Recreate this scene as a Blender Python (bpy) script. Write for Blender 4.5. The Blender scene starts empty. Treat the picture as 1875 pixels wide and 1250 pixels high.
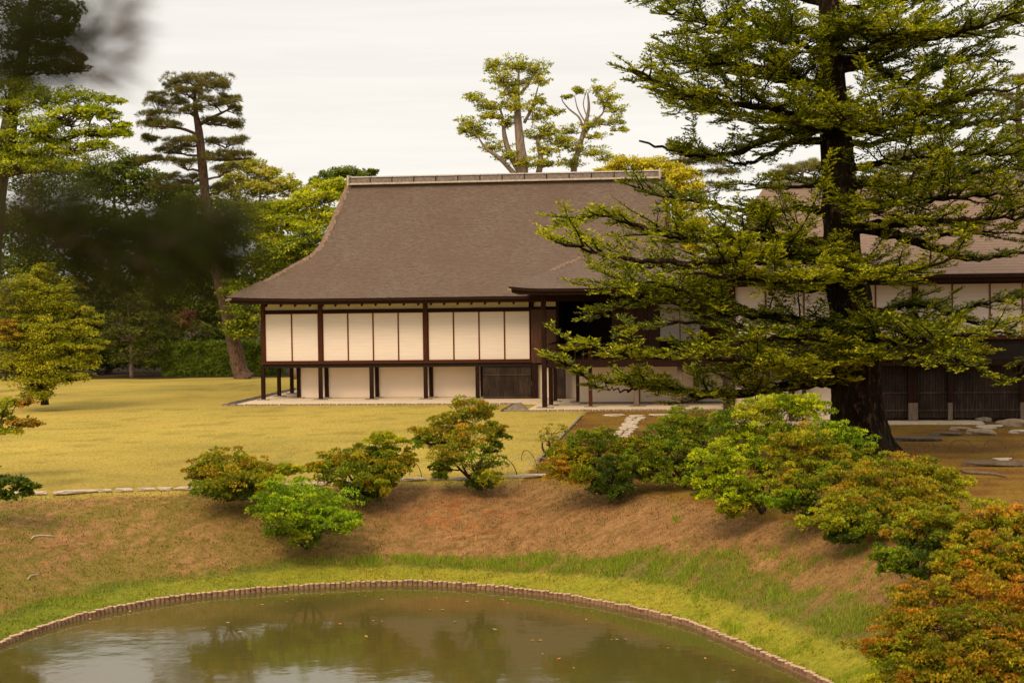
import bpy, math, random
import numpy as np
from mathutils import Vector, Matrix
random.seed(3)
R = math.radians
scene = bpy.context.scene
COL = scene.collection

# ------------------------------------------------------------------ camera
H = 4.5; FPX = 3200.0; HOR = 521.0; CX, CY = 937.5, 625.0
ROLL = R(0.8); PITCH = math.atan((CY-HOR)/FPX)
fw = np.array([0, math.cos(PITCH), -math.sin(PITCH)])
up0 = np.array([0, math.sin(PITCH), math.cos(PITCH)])
rt0 = np.array([1.0, 0, 0])
crt = math.cos(ROLL)*rt0 - math.sin(ROLL)*up0
cup = math.sin(ROLL)*rt0 + math.cos(ROLL)*up0
cam_d = bpy.data.cameras.new('camera'); cam = bpy.data.objects.new('camera', cam_d); COL.objects.link(cam)
mw = Matrix.Identity(4)
for i in range(3):
    mw[i][0] = crt[i]; mw[i][1] = cup[i]; mw[i][2] = -fw[i]
mw[2][3] = H
cam.matrix_world = mw
cam_d.sensor_width = 36.0; cam_d.lens = FPX/1875*36.0
cam_d.clip_start = 0.1; cam_d.clip_end = 2000
cam_d.dof.use_dof = True; cam_d.dof.focus_distance = 52.0; cam_d.dof.aperture_fstop = 2.3
scene.camera = cam

# ------------------------------------------------------------------ light
SUN_EL, SUN_AZ = R(46), R(205)       # azimuth clockwise from +Y (sun behind and a little left of the camera)
w = bpy.data.worlds.new('World'); scene.world = w; w.use_nodes = True
nt = w.node_tree; nt.nodes.clear()
wo = nt.nodes.new('ShaderNodeOutputWorld'); bg = nt.nodes.new('ShaderNodeBackground')
sky = nt.nodes.new('ShaderNodeTexSky'); sky.sky_type = 'NISHITA'; sky.sun_disc = False
sky.sun_elevation = SUN_EL; sky.sun_rotation = SUN_AZ
tc = nt.nodes.new('ShaderNodeTexCoord'); mp = nt.nodes.new('ShaderNodeMapping')
mp.inputs['Scale'].default_value = (1.5, 1.5, 26.0)
mp.inputs['Rotation'].default_value = (0.0, R(2.0), 0.0)
nz = nt.nodes.new('ShaderNodeTexNoise'); nz.inputs['Scale'].default_value = 3.0
nz.inputs['Detail'].default_value = 6; nz.inputs['Roughness'].default_value = 0.55; nz.inputs['Distortion'].default_value = 0.6
cr = nt.nodes.new('ShaderNodeValToRGB')
cr.color_ramp.elements[0].position = 0.3; cr.color_ramp.elements[0].color = (0.875, 0.825, 0.755, 1)
cr.color_ramp.elements[1].position = 0.62; cr.color_ramp.elements[1].color = (0.955, 0.905, 0.83, 1)
sc_ = nt.nodes.new('ShaderNodeVectorMath'); sc_.operation = 'SCALE'; sc_.inputs['Scale'].default_value = 6.45
mx = nt.nodes.new('ShaderNodeMix'); mx.data_type = 'RGBA'; mx.inputs[0].default_value = 0.94
L = nt.links.new
L(tc.outputs['Generated'], mp.inputs['Vector']); L(mp.outputs[0], nz.inputs['Vector']); L(nz.outputs['Fac'], cr.inputs[0])
L(cr.outputs[0], sc_.inputs[0]); L(sky.outputs[0], mx.inputs[6]); L(sc_.outputs[0], mx.inputs[7])
L(mx.outputs[2], bg.inputs[0]); bg.inputs[1].default_value = 0.1; L(bg.outputs[0], wo.inputs[0])
sd = bpy.data.lights.new('sun', 'SUN'); sd.energy = 1.5; sd.angle = R(26); sd.color = (1.0, 0.77, 0.50)
sun = bpy.data.objects.new('sun', sd); COL.objects.link(sun)
sdir = Vector((math.sin(SUN_AZ)*math.cos(SUN_EL), math.cos(SUN_AZ)*math.cos(SUN_EL), math.sin(SUN_EL)))
sun.rotation_euler = sdir.to_track_quat('Z', 'Y').to_euler(); sun.location = (0, 0, 60)
vs = scene.view_settings
vs.view_transform = 'Standard'; vs.look = 'None'; vs.exposure = 0.72; vs.gamma = 1.0; vs.use_curve_mapping = False
cy = scene.cycles
cy.use_denoising = True; cy.max_bounces = 6; cy.diffuse_bounces = 2; cy.glossy_bounces = 3
cy.transmission_bounces = 3; cy.transparent_max_bounces = 4; cy.sample_clamp_indirect = 6
cy.use_adaptive_sampling = False

# ------------------------------------------------------------------ pixel -> place helpers (photo is 1875 x 1250)
CAM = np.array([0, 0, H])
def ray(px, py):
    d = fw*FPX + crt*(px-CX) - cup*(py-CY)
    return d/d[1]
def W(px, py, Y):            # point seen at a pixel, Y metres from the camera
    return CAM + ray(px, py)*Y
def G(px, py, z=0.0):
    d = ray(px, py); return CAM + d*((z-H)/d[2])
def proj(p):
    q = np.asarray(p, float)-CAM; z = q@fw
    return CX+FPX*(q@crt)/z, CY-FPX*(q@cup)/z

# ------------------------------------------------------------------ generic builders
def tag(o, label=None, cat=None, group=None, kind=None):
    if label: o['label'] = label
    if cat: o['category'] = cat
    if group: o['group'] = group
    if kind: o['kind'] = kind
    return o
def empty(name, loc=(0, 0, 0), rz=0.0, parent=None):
    o = bpy.data.objects.new(name, None); COL.objects.link(o); o.location = tuple(loc); o.rotation_euler = (0, 0, rz)
    o.empty_display_size = 0.3
    if parent: o.parent = parent
    return o
def link(name, me, parent=None, loc=None):
    o = bpy.data.objects.new(name, me); COL.objects.link(o)
    if parent: o.parent = parent
    if loc is not None: o.location = tuple(loc)
    return o
def poly_mesh(name, V, F, nper, mat, colors=None, smooth=False):
    """V (n,3); F (m,nper) index array; colours per face."""
    me = bpy.data.meshes.new(name)
    V = np.ascontiguousarray(V, dtype=np.float32); F = np.ascontiguousarray(F, dtype=np.int32)
    me.vertices.add(len(V)); me.vertices.foreach_set('co', V.ravel())
    me.loops.add(F.size); me.loops.foreach_set('vertex_index', F.ravel())
    me.polygons.add(len(F)); me.polygons.foreach_set('loop_start', np.arange(0, F.size, nper, dtype=np.int32))
    me.polygons.foreach_set('use_smooth', np.full(len(F), bool(smooth)))
    me.update(calc_edges=True)
    if colors is not None:
        a = me.attributes.new('tint', 'FLOAT_COLOR', 'FACE')
        c = np.ones((len(F), 4), np.float32); c[:, :3] = colors
        a.data.foreach_set('color', c.ravel())
    me.materials.append(mat)
    return me
class MB:
    """collects simple solids, builds one mesh"""
    def __init__(s): s.v = []; s.f = []
    def add(s, v, f):
        n = len(s.v); s.v += [tuple(p) for p in v]; s.f += [tuple(i+n for i in q) for q in f]; return s
    def box(s, x0, x1, y0, y1, z0, z1):
        v = [(x0,y0,z0),(x1,y0,z0),(x1,y1,z0),(x0,y1,z0),(x0,y0,z1),(x1,y0,z1),(x1,y1,z1),(x0,y1,z1)]
        return s.add(v, [(0,3,2,1),(4,5,6,7),(0,1,5,4),(1,2,6,5),(2,3,7,6),(3,0,4,7)])
    def tube(s, pts, rad, n=8, cap=True):
        pts = [np.array(p, float) for p in pts]; base = len(s.v); N = len(pts)
        prev = None
        for i, p in enumerate(pts):
            t = pts[min(i+1, N-1)]-pts[max(i-1, 0)]; t = t/(np.linalg.norm(t)+1e-9)
            if prev is None:
                a = np.array([0, 1.0, 0]) if abs(t[1]) < .8 else np.array([1.0, 0, 0])
            else: a = prev
            a = a - t*(a@t); a /= np.linalg.norm(a)+1e-9; prev = a; b = np.cross(t, a)
            r = rad[i] if hasattr(rad, '__len__') else rad
            for k in range(n):
                g = 2*math.pi*k/n
                s.v.append(tuple(p + r*(math.cos(g)*a+math.sin(g)*b)))
        for i in range(N-1):
            for k in range(n):
                a0 = base+i*n+k; a1 = base+i*n+(k+1) % n
                s.f.append((a0, a1, a1+n, a0+n))
        if cap:
            s.f.append(tuple(base+k for k in range(n))[::-1]); s.f.append(tuple(base+(N-1)*n+k for k in range(n)))
        return s
    def build(s, name, mat, parent=None, loc=None, smooth=False, bevel=0):
        me = bpy.data.meshes.new(name); me.from_pydata(s.v, [], s.f); me.update(); me.materials.append(mat)
        if smooth: me.polygons.foreach_set('use_smooth', [True]*len(me.polygons))
        o = link(name, me, parent, loc)
        if bevel:
            m = o.modifiers.new('bevel', 'BEVEL'); m.width = bevel; m.segments = 2
        return o

# ------------------------------------------------------------------ materials
def newmat(name):
    m = bpy.data.materials.new(name); m.use_nodes = True
    t = m.node_tree; b = t.nodes['Principled BSDF']; return m, t, b
def noisy(name, c1, c2, scale=8.0, rough=0.75, bump=0.0, stretch=(1, 1, 1), detail=6, c3=None, bdist=0.02, spec=0.3, contrast=(0.35, 0.65), bscale=None):
    m, t, b = newmat(name); n = t.nodes
    co = n.new('ShaderNodeTexCoord'); mp = n.new('ShaderNodeMapping'); mp.inputs['Scale'].default_value = stretch
    t.links.new(co.outputs['Object'], mp.inputs[0])
    nz = n.new('ShaderNodeTexNoise'); nz.inputs['Scale'].default_value = scale; nz.inputs['Detail'].default_value = detail
    nz.inputs['Roughness'].default_value = 0.65
    t.links.new(mp.outputs[0], nz.inputs['Vector'])
    cr = n.new('ShaderNodeValToRGB'); e = cr.color_ramp.elements
    e[0].position, e[1].position = contrast; e[0].color = (*c1, 1); e[1].color = (*c2, 1)
    t.links.new(nz.outputs['Fac'], cr.inputs[0]); out = cr.outputs[0]
    if c3 is not None:
        n2 = n.new('ShaderNodeTexNoise'); n2.inputs['Scale'].default_value = scale*0.12; n2.inputs['Detail'].default_value = 3
        t.links.new(co.outputs['Object'], n2.inputs['Vector'])
        r2 = n.new('ShaderNodeValToRGB'); r2.color_ramp.elements[0].position = .42; r2.color_ramp.elements[1].position = .62
        t.links.new(n2.outputs['Fac'], r2.inputs[0])
        mi = n.new('ShaderNodeMix'); mi.data_type = 'RGBA'; mi.inputs[7].default_value = (*c3, 1)
        ml = n.new('ShaderNodeMath'); ml.operation = 'MULTIPLY'; ml.inputs[1].default_value = 0.6
        t.links.new(r2.outputs[0], ml.inputs[0]); t.links.new(ml.outputs[0], mi.inputs[0]); t.links.new(out, mi.inputs[6]); out = mi.outputs[2]
    t.links.new(out, b.inputs['Base Color'])
    b.inputs['Roughness'].default_value = rough; b.inputs['Specular IOR Level'].default_value = spec
    if bump:
        bp = n.new('ShaderNodeBump'); bp.inputs['Strength'].default_value = bump; bp.inputs['Distance'].default_value = bdist
        if bscale:
            n3 = n.new('ShaderNodeTexNoise'); n3.inputs['Scale'].default_value = bscale; n3.inputs['Detail'].default_value = 4
            t.links.new(mp.outputs[0], n3.inputs['Vector']); t.links.new(n3.outputs['Fac'], bp.inputs['Height'])
        else: t.links.new(nz.outputs['Fac'], bp.inputs['Height'])
        t.links.new(bp.outputs[0], b.inputs['Normal'])
    return m
def leafmat(name, trans=0.35, rough=0.5, spec=0.35):
    m, t, b = newmat(name); n = t.nodes
    at = n.new('ShaderNodeAttribute'); at.attribute_name = 'tint'
    t.links.new(at.outputs['Color'], b.inputs['Base Color']); b.inputs['Roughness'].default_value = rough
    b.inputs['Specular IOR Level'].default_value = spec
    tr = n.new('ShaderNodeBsdfTranslucent'); hs = n.new('ShaderNodeMix'); hs.data_type = 'RGBA'; hs.blend_type = 'MULTIPLY'; hs.inputs[0].default_value = 1
    hs.inputs[7].default_value = (1.25, 1.3, 0.6, 1); t.links.new(at.outputs['Color'], hs.inputs[6]); t.links.new(hs.outputs[2], tr.inputs[0])
    mi = n.new('ShaderNodeMixShader'); mi.inputs[0].default_value = trans
    t.links.new(b.outputs[0], mi.inputs[1]); t.links.new(tr.outputs[0], mi.inputs[2])
    t.links.new(mi.outputs[0], n['Material Output'].inputs['Surface'])
    return m
M_leaf = leafmat('leaf', .35, .5, .22); M_azal = leafmat('azalea_leaf', .16, .55, .18); M_needle = leafmat('needle', 0.3, 0.55, 0.15); M_grass = leafmat('grass_blade', 0.3, 0.6, 0.2)
M_dark = noisy('dark_wood', (0.012, 0.005, 0.002), (0.034, 0.012, 0.006), 30, 0.7, 0.2, (1, 1, .15), spec=.12)
M_red = noisy('red_brown_wood', (0.040, 0.011, 0.004), (0.085, 0.026, 0.009), 30, 0.65, 0.2, (1, 1, .15), spec=.15)
M_stile = noisy('stile_wood', (0.26, 0.085, 0.035), (0.36, 0.13, 0.055), 30, 0.6, spec=.15)
M_door = noisy('door_wood', (0.045, 0.016, 0.008), (0.13, 0.05, 0.022), 9, 0.6, 0.2, (3, 3, .25), c3=(0.06, .025, .012))
M_grey = noisy('weathered_wood', (0.03, 0.018, 0.012), (0.10, 0.065, 0.045), 14, 0.8, 0.3, (1.5, 1.5, .12), c3=(0.022, .012, .008))
M_greyl = noisy('weathered_post', (0.12, 0.085, 0.06), (0.21, 0.15, 0.11), 20, 0.8, 0.3, (1, 1, .2))
M_plaster = noisy('lime_plaster', (0.91, 0.74, 0.58), (0.95, 0.79, 0.63), 1.4, 0.85, 0.05, detail=6, c3=(.84, .67, .50))
M_plaster2 = noisy('aged_plaster', (0.62, 0.52, 0.34), (0.70, 0.60, 0.42), 2.0, 0.85, 0.05)
M_sand = noisy('pale_sand', (0.64, 0.50, 0.34), (0.84, 0.68, 0.48), 9, 0.95, 0.2)
M_stone = noisy('grey_stone', (0.16, 0.125, 0.09), (0.34, 0.27, 0.20), 9, 0.85, 0.5)
M_pink = noisy('pinkish_stone', (0.30, 0.20, 0.13), (0.50, 0.36, 0.25), 6, 0.85, 0.5, c3=(.20, .15, .09))
M_pale = noisy('pale_stone', (0.42, 0.34, 0.25), (0.62, 0.52, 0.40), 8, 0.85, 0.4)
M_dstone = noisy('dark_stone', (0.07, 0.05, 0.035), (0.17, 0.12, 0.085), 8, 0.9, 0.5)
M_log = noisy('log_pile', (0.07, 0.032, 0.02), (0.34, 0.175, 0.10), 9, 0.85, 0.5, c3=(.42, .26, .16))
M_logtop = noisy('log_lit_end_grain', (0.46, 0.31, 0.18), (0.72, 0.52, 0.34), 30, 0.85)  # end grain, paled to paint in the light the log tops catch
M_bark = noisy('fir_bark', (0.016, 0.009, 0.005), (0.19, 0.11, 0.06), 9, 0.95, 1.0, (1, 1, .4), c3=(0.030, 0.022, 0.006), bdist=0.15, contrast=(.52,.70), detail=8, spec=.1)
M_pbark = noisy('pine_bark', (0.05, 0.03, 0.022), (0.22, 0.13, 0.09), 14, 0.95, 1.0, (1, 1, .35), bdist=0.05)
M_lbark = noisy('pale_bark', (0.16, 0.11, 0.08), (0.34, 0.26, 0.19), 8, 0.9, 0.5, (1, 1, .4))
M_stem = noisy('dark_stem', (0.025, 0.014, 0.008), (0.07, 0.042, 0.025), 20, 0.9)
M_cane = noisy('bamboo_cane', (0.42, 0.33, 0.20), (0.60, 0.50, 0.34), 20, 0.6)
M_ridge = noisy('ridge_tile', (0.13, 0.10, 0.085), (0.27, 0.22, 0.19), 12, 0.7, 0.2)
M_ridgel = noisy('ridge_cap_tile', (0.34, 0.28, 0.23), (0.52, 0.44, 0.38), 12, 0.7, 0.2)
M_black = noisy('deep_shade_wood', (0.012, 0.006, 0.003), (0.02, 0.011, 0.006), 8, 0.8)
M_soil = noisy('shady_soil', (0.03, 0.018, 0.008), (0.07, 0.045, 0.02), 5, 0.95, 0.5)

def roofmat(name, ca, cb, cc, course):
    m, t, b = newmat(name); n = t.nodes
    co = n.new('ShaderNodeTexCoord')
    def nzz(st, sc, det, rg=.6):
        mp = n.new('ShaderNodeMapping'); mp.inputs['Scale'].default_value = st; t.links.new(co.outputs['Object'], mp.inputs[0])
        z = n.new('ShaderNodeTexNoise'); z.inputs['Scale'].default_value = sc; z.inputs['Detail'].default_value = det; z.inputs['Roughness'].default_value = rg
        t.links.new(mp.outputs[0], z.inputs['Vector']); return z
    a = nzz((1.3, 9, 9), 3.6, 6, .85); bb = nzz((.5, .5, .5), 1.0, 4)
    r1 = n.new('ShaderNodeValToRGB'); e = r1.color_ramp.elements; e[0].position = .38; e[0].color = (*ca, 1); e[1].position = .64; e[1].color = (*cb, 1)
    t.links.new(a.outputs['Fac'], r1.inputs[0])
    r2 = n.new('ShaderNodeValToRGB'); r2.color_ramp.elements[0].position = .35; r2.color_ramp.elements[1].position = .7
    t.links.new(bb.outputs['Fac'], r2.inputs[0])
    ml = n.new('ShaderNodeMath'); ml.operation = 'MULTIPLY'; ml.inputs[1].default_value = .65; t.links.new(r2.outputs[0], ml.inputs[0])
    mi = n.new('ShaderNodeMix'); mi.data_type = 'RGBA'; mi.inputs[7].default_value = (*cc, 1)
    t.links.new(ml.outputs[0], mi.inputs[0]); t.links.new(r1.outputs[0], mi.inputs[6])
    # courses: thin dark lines along the height, broken by noise
    sx = n.new('ShaderNodeSeparateXYZ'); t.links.new(co.outputs['Object'], sx.inputs[0])
    wz = nzz((.6, .6, .6), 2.0, 3)
    ad = n.new('ShaderNodeMath'); ad.operation = 'MULTIPLY_ADD'; ad.inputs[1].default_value = .07; t.links.new(wz.outputs['Fac'], ad.inputs[0]); t.links.new(sx.outputs['Z'], ad.inputs[2])
    dv = n.new('ShaderNodeMath'); dv.operation = 'MULTIPLY'; dv.inputs[1].default_value = 1/course; t.links.new(ad.outputs[0], dv.inputs[0])
    fr = n.new('ShaderNodeMath'); fr.operation = 'FRACT'; t.links.new(dv.outputs[0], fr.inputs[0])
    mm = n.new('ShaderNodeMapRange'); mm.inputs[1].default_value = 0; mm.inputs[2].default_value = .35; mm.inputs[3].default_value = .68; mm.inputs[4].default_value = 1.06
    t.links.new(fr.outputs[0], mm.inputs[0])
    vm = n.new('ShaderNodeVectorMath'); vm.operation = 'SCALE'; t.links.new(mi.outputs[2], vm.inputs[0]); t.links.new(mm.outputs[0], vm.inputs['Scale'])
    t.links.new(vm.outputs[0], b.inputs['Base Color']); b.inputs['Roughness'].default_value = .85; b.inputs['Specular IOR Level'].default_value = .2
    bp = n.new('ShaderNodeBump'); bp.inputs['Strength'].default_value = .8; bp.inputs['Distance'].default_value = .04
    sm = n.new('ShaderNodeMath'); sm.operation = 'ADD'; t.links.new(a.outputs['Fac'], sm.inputs[0]); t.links.new(fr.outputs[0], sm.inputs[1])
    t.links.new(sm.outputs[0], bp.inputs['Height']); t.links.new(bp.outputs[0], b.inputs['Normal'])
    return m
M_roof = roofmat('bark_shingle', (0.075, 0.050, 0.038), (0.28, 0.205, 0.155), (0.145, 0.092, 0.066), .055)
M_roofb = roofmat('wood_shingle', (0.20, 0.13, 0.095), (0.36, 0.26, 0.20), (0.24, 0.15, 0.11), .09)
def shojimat():
    m, t, b = newmat('shoji_paper'); n = t.nodes
    co = n.new('ShaderNodeTexCoord'); sx = n.new('ShaderNodeSeparateXYZ'); t.links.new(co.outputs['Object'], sx.inputs[0])
    mp = n.new('ShaderNodeMapping'); mp.inputs['Scale'].default_value = (.7, 1, 16); t.links.new(co.outputs['Object'], mp.inputs[0])
    z = n.new('ShaderNodeTexNoise'); z.inputs['Scale'].default_value = 1.6; z.inputs['Detail'].default_value = 5; t.links.new(mp.outputs[0], z.inputs['Vector'])
    r = n.new('ShaderNodeValToRGB'); e = r.color_ramp.elements; e[0].position = .3; e[0].color = (.77, .66, .57, 1); e[1].position = .72; e[1].color = (.86, .75, .66, 1)
    t.links.new(z.outputs['Fac'], r.inputs[0])
    dv = n.new('ShaderNodeMath'); dv.operation = 'MULTIPLY'; dv.inputs[1].default_value = 1/.135; t.links.new(sx.outputs['Z'], dv.inputs[0])
    fr = n.new('ShaderNodeMath'); fr.operation = 'FRACT'; t.links.new(dv.outputs[0], fr.inputs[0])
    gt = n.new('ShaderNodeMath'); gt.operation = 'LESS_THAN'; gt.inputs[1].default_value = .14; t.links.new(fr.outputs[0], gt.inputs[0])
    ml = n.new('ShaderNodeMath'); ml.operation = 'MULTIPLY'; ml.inputs[1].default_value = .16; t.links.new(gt.outputs[0], ml.inputs[0])
    mi = n.new('ShaderNodeMix'); mi.data_type = 'RGBA'; mi.inputs[7].default_value = (.58, .47, .34, 1); t.links.new(ml.outputs[0], mi.inputs[0]); t.links.new(r.outputs[0], mi.inputs[6])
    t.links.new(mi.outputs[2], b.inputs['Base Color']); b.inputs['Roughness'].default_value = .8
    return m
M_shoji = shojimat()

# ------------------------------------------------------------------ terrain
ZE = -1.50; ZW = -1.57        # ground level at the pile edging, water level
pond_px = [(0,1176),(80,1146),(168,1121),(235,1107),(336,1090),(437,1080),(524,1073),(630,1067),(737,1064),(822,1067),(922,1075),(1023,1087),(1124,1105),(1250,1134),(1312,1158),(1379,1186),(1447,1216),(1514,1247)]
pond_n = [G(x, y, ZE)[:2] for x, y in pond_px]
pond_ctrl = [(-10.2,15.5),(-10.0,21),(-9.4,26)] + [tuple(p) for p in pond_n] + [(4.95,24.6),(4.9,22.6),(4.5,19.5),(3.4,15.5),(1,12),(-3,9.8),(-8.6,11.2)]
def catmull(P, k=8, closed=True):
    P = [np.array(p, float) for p in P]; n = len(P); out = []
    rng = range(n) if closed else range(n-1)
    for i in rng:
        if closed: a, b, c, d = P[i-1], P[i], P[(i+1) % n], P[(i+2) % n]
        else: a, b, c, d = P[max(i-1, 0)], P[i], P[i+1], P[min(i+2, n-1)]
        for j in range(k):
            t = j/k
            out.append(.5*((2*b)+(c-a)*t+(2*a-5*b+4*c-d)*t*t+(3*b-a-3*c+d)*t**3))
    if not closed: out.append(P[-1])
    return np.array(out)
POND = catmull(pond_ctrl, 8)
top_px = [(54,905),(168,901),(363,895),(590,887),(737,880),(855,877),(950,874),(1000,871),(1120,886),(1250,908),(1400,936),(1550,966),(1700,1000),(1850,1040)]
top_n = [tuple(G(x, y, 0)[:2]) for x, y in top_px]
TOP = catmull([(-30,8),(-27,22),(-20,32),(-14.5,36.3)] + top_n + [(11.5,24),(14,15),(10,6.5),(-3,4),(-18,3)], 8)
def segdist(P, poly):
    P = np.asarray(P, float); d = np.full(len(P), 1e9)
    A = poly; B = np.roll(poly, -1, axis=0)
    for a, b in zip(A, B):
        ab = b-a; t = np.clip(((P-a)@ab)/(ab@ab+1e-12), 0, 1)
        q = P-(a+t[:, None]*ab); d = np.minimum(d, np.einsum('ij,ij->i', q, q))
    return np.sqrt(d)
def inside(P, poly):
    P = np.asarray(P, float); r = np.zeros(len(P), bool); A = poly; B = np.roll(poly, -1, axis=0)
    for a, b in zip(A, B):
        c = ((a[1] > P[:, 1]) != (b[1] > P[:, 1]))
        x = (b[0]-a[0])*(P[:, 1]-a[1])/(b[1]-a[1]+1e-12)+a[0]
        r ^= (c & (P[:, 0] < x))
    return r
def hsmooth(x, y):     # gentle unevenness
    return .03*np.sin(x*.9+1.3*np.sin(y*.5))+.02*np.sin(y*1.7+x*.6)
def terrain(P):
    """returns z, f(0 at pond edge..1 at bank top), dist to pond, inside pond"""
    P = np.asarray(P, float).reshape(-1, 2)
    tp = segdist(P, POND); ip = inside(P, POND); it = inside(P, TOP); tt = segdist(P, TOP)
    f = np.where(it, tp/(tp+tt+1e-6), 1.0); f = np.where(ip, 0, f)
    s = f*f*(3-2*f); z = ZE + (0-ZE)*(0.45*f+.55*s)
    z = z + hsmooth(P[:, 0], P[:, 1])*np.clip(f*(1-f)*4, 0, 1)
    z = np.where(ip, np.maximum(ZE-.9, ZE-.75-tp*.2), z)
    hill = 2.9*np.exp(-np.clip(P[:, 1]+1, 0, 99)**2/26.0)
    z = np.where(~it & (P[:, 1] < 14), z+hill, z)
    return z, f, tp, ip
def gz(x, y): return float(terrain([(x, y)])[0][0])
def GT(px, py):         # terrain point seen at a pixel
    p = G(px, py, -.7)
    for _ in range(14):
        z = gz(p[0], p[1]); q = G(px, py, z); p = .5*p+.5*q
    return np.array([p[0], p[1], gz(p[0], p[1])])
def vnoise(x, y, seed=0, sc=1.0):
    """smooth value noise 0..1"""
    x = np.asarray(x)*sc+seed*17.3; y = np.asarray(y)*sc+seed*5.7
    xi = np.floor(x).astype(np.int64); yi = np.floor(y).astype(np.int64); xf = x-xi; yf = y-yi
    def h(a, b):
        n = (a*374761393+b*668265263+seed*69069) & 0x7fffffff; n = ((n ^ (n >> 13))*1274126177) & 0x7fffffff
        return ((n ^ (n >> 16)) & 0xffff)/65535.0
    u = xf*xf*(3-2*xf); v = yf*yf*(3-2*yf)
    return (h(xi, yi)*(1-u)+h(xi+1, yi)*u)*(1-v)+(h(xi, yi+1)*(1-u)+h(xi+1, yi+1)*u)*v
def fbm(x, y, seed=0, sc=1.0):
    return (vnoise(x, y, seed, sc)+.5*vnoise(x, y, seed+1, sc*2.1)+.25*vnoise(x, y, seed+2, sc*4.3))/1.75
# dividing line lawn / moss (thin tile edging running from the house to the bank)
DIV0, DIV1 = G(1066, 762)[:2], G(985, 846)[:2]
def mossy(P):
    d = DIV1-DIV0; s = (P[:, 0]-DIV0[0])*d[1]-(P[:, 1]-DIV0[1])*d[0]
    return s < 0
C_LAWN = np.array([.51, .365, .072]); C_LAWN2 = np.array([.37, .31, .050]); C_LAWN3 = np.array([.57, .41, .13])
def ground_color(P):
    z, f, tp, ip = terrain(P); x, y = P[:, 0], P[:, 1]
    n1 = fbm(x, y, 3, .5)[:, None]; n2 = fbm(x, y, 9, 2.2)[:, None]; n3 = fbm(x, y, 21, .17)[:, None]
    lawn = C_LAWN*(1-n1)+C_LAWN2*n1; lawn = lawn*(1-n2*.35)+C_LAWN3*n2*.35; lawn = lawn*(.78+.44*n3)*(1-.22*np.clip((fbm(x, y, 19, 1.1)-.55)*5, 0, 1)[:, None])
    moss = np.array([.26, .095, .020])*(1-n2)+np.array([.20, .15, .024])*n2
    m2 = np.clip((fbm(x, y, 31, .8)-.45)*5, 0, 1)[:, None]; st = np.clip((fbm(x*.35, y*1.6, 33, 1.6)-.45)*5, 0, 1)[:, None]; moss = moss*(1-st*.5)+np.array([.30, .19, .03])*st*.5; moss = moss*(1-m2*.6)+np.array([.13, .05, .016])*m2*.6
    n4 = fbm(x, y, 13, 7.0)[:, None]; bank = np.array([.43, .235, .095])*(1-n4)+np.array([.17, .085, .028])*n4
    g = np.clip((.55*fbm(x, y, 41, .55)+.45*n4[:, 0]-.40)*6, 0, 1)[:, None]*np.interp(x, [-14, -9, -5, -2, 9], [1.3, 1.15, .7, .25, .3])[:, None]
    bank = bank*(1-g*.62)+np.array([.18, .165, .020])*g*.62
    # rusty patch of fallen petals
    c = GT(850, 945)[:2]; r = .5*np.clip(1.2-np.hypot((x-c[0])/1.5, (y-c[1])/1.0), 0, 1)[:, None]*np.clip((fbm(x, y, 91, 5.0)[:, None]-.5)*6, 0, 1)
    bank = bank*(1-r)+np.array([.44, .12, .035])*r
    strip = np.array([.38, .31, .035])*(1-n2)+np.array([.26, .27, .022])*n2; lf_ = np.clip((-x-3)/6, 0, 1)[:, None]; strip = strip*(1-lf_*.6)+np.array([.12, .18, .014])*lf_*.6
    k = np.clip((1.0+.35*(n1[:, 0]-.5)-tp)/.2, 0, 1)[:, None]
    low = bank*(1-k)+strip*k
    hi = np.interp(x, [-12, -7, -3.5, -2.5, 0, 3, 7], [1.5, 1.3, 1.1, 1.5, 1.6, 1.7, 1.7])+.6*(fbm(x, y, 55, .9)-.5); g2 = np.clip((tp-.72)/.1, 0, 1)*np.clip((hi-tp)/.3, 0, 1)*np.clip((fbm(x, y, 66, 2.5)-.25)*4, 0, 1); g2 = g2[:, None]*.55
    low = low*(1-g2)+np.array([.10, .15, .018])*g2
    top = np.where(mossy(P)[:, None], moss, lawn)
    e = np.clip((f-.88+.1*(n2[:, 0]-.5))/.08, 0, 1)[:, None]
    out = low*(1-e)+top*e
    soil = np.array([.06, .038, .016])
    back = ((y > 88.0+.5*n1[:, 0]))[:, None]
    out = np.where(back, soil, out)
    out = np.where(ip[:, None], np.array([.06, .045, .02]), out)
    return out
def axis(parts):
    a = []
    for lo, hi, st in parts: a += list(np.arange(lo, hi, st))
    a.append(parts[-1][1]); return np.array(a)
gx = axis([(-900,-100,100),(-100,-30,5),(-30,-14,.8),(-14,11,.14),(11,30,.8),(30,100,5),(100,900,100)])
gy = axis([(-60,14,1.5),(14,24,.5),(24,43,.13),(43,66,.3),(66,92,.6),(92,130,3),(130,400,30),(400,1600,200)])
X, Y = np.meshgrid(gx, gy); P = np.stack([X.ravel(), Y.ravel()], 1)
z, f, tp, ip = terrain(P); z = z+np.where(ip, 0, (fbm(P[:, 0], P[:, 1], 77, 3.0)-.5)*.05*np.clip(P[:, 1]*0+1-f*.6, 0, 1))
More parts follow.
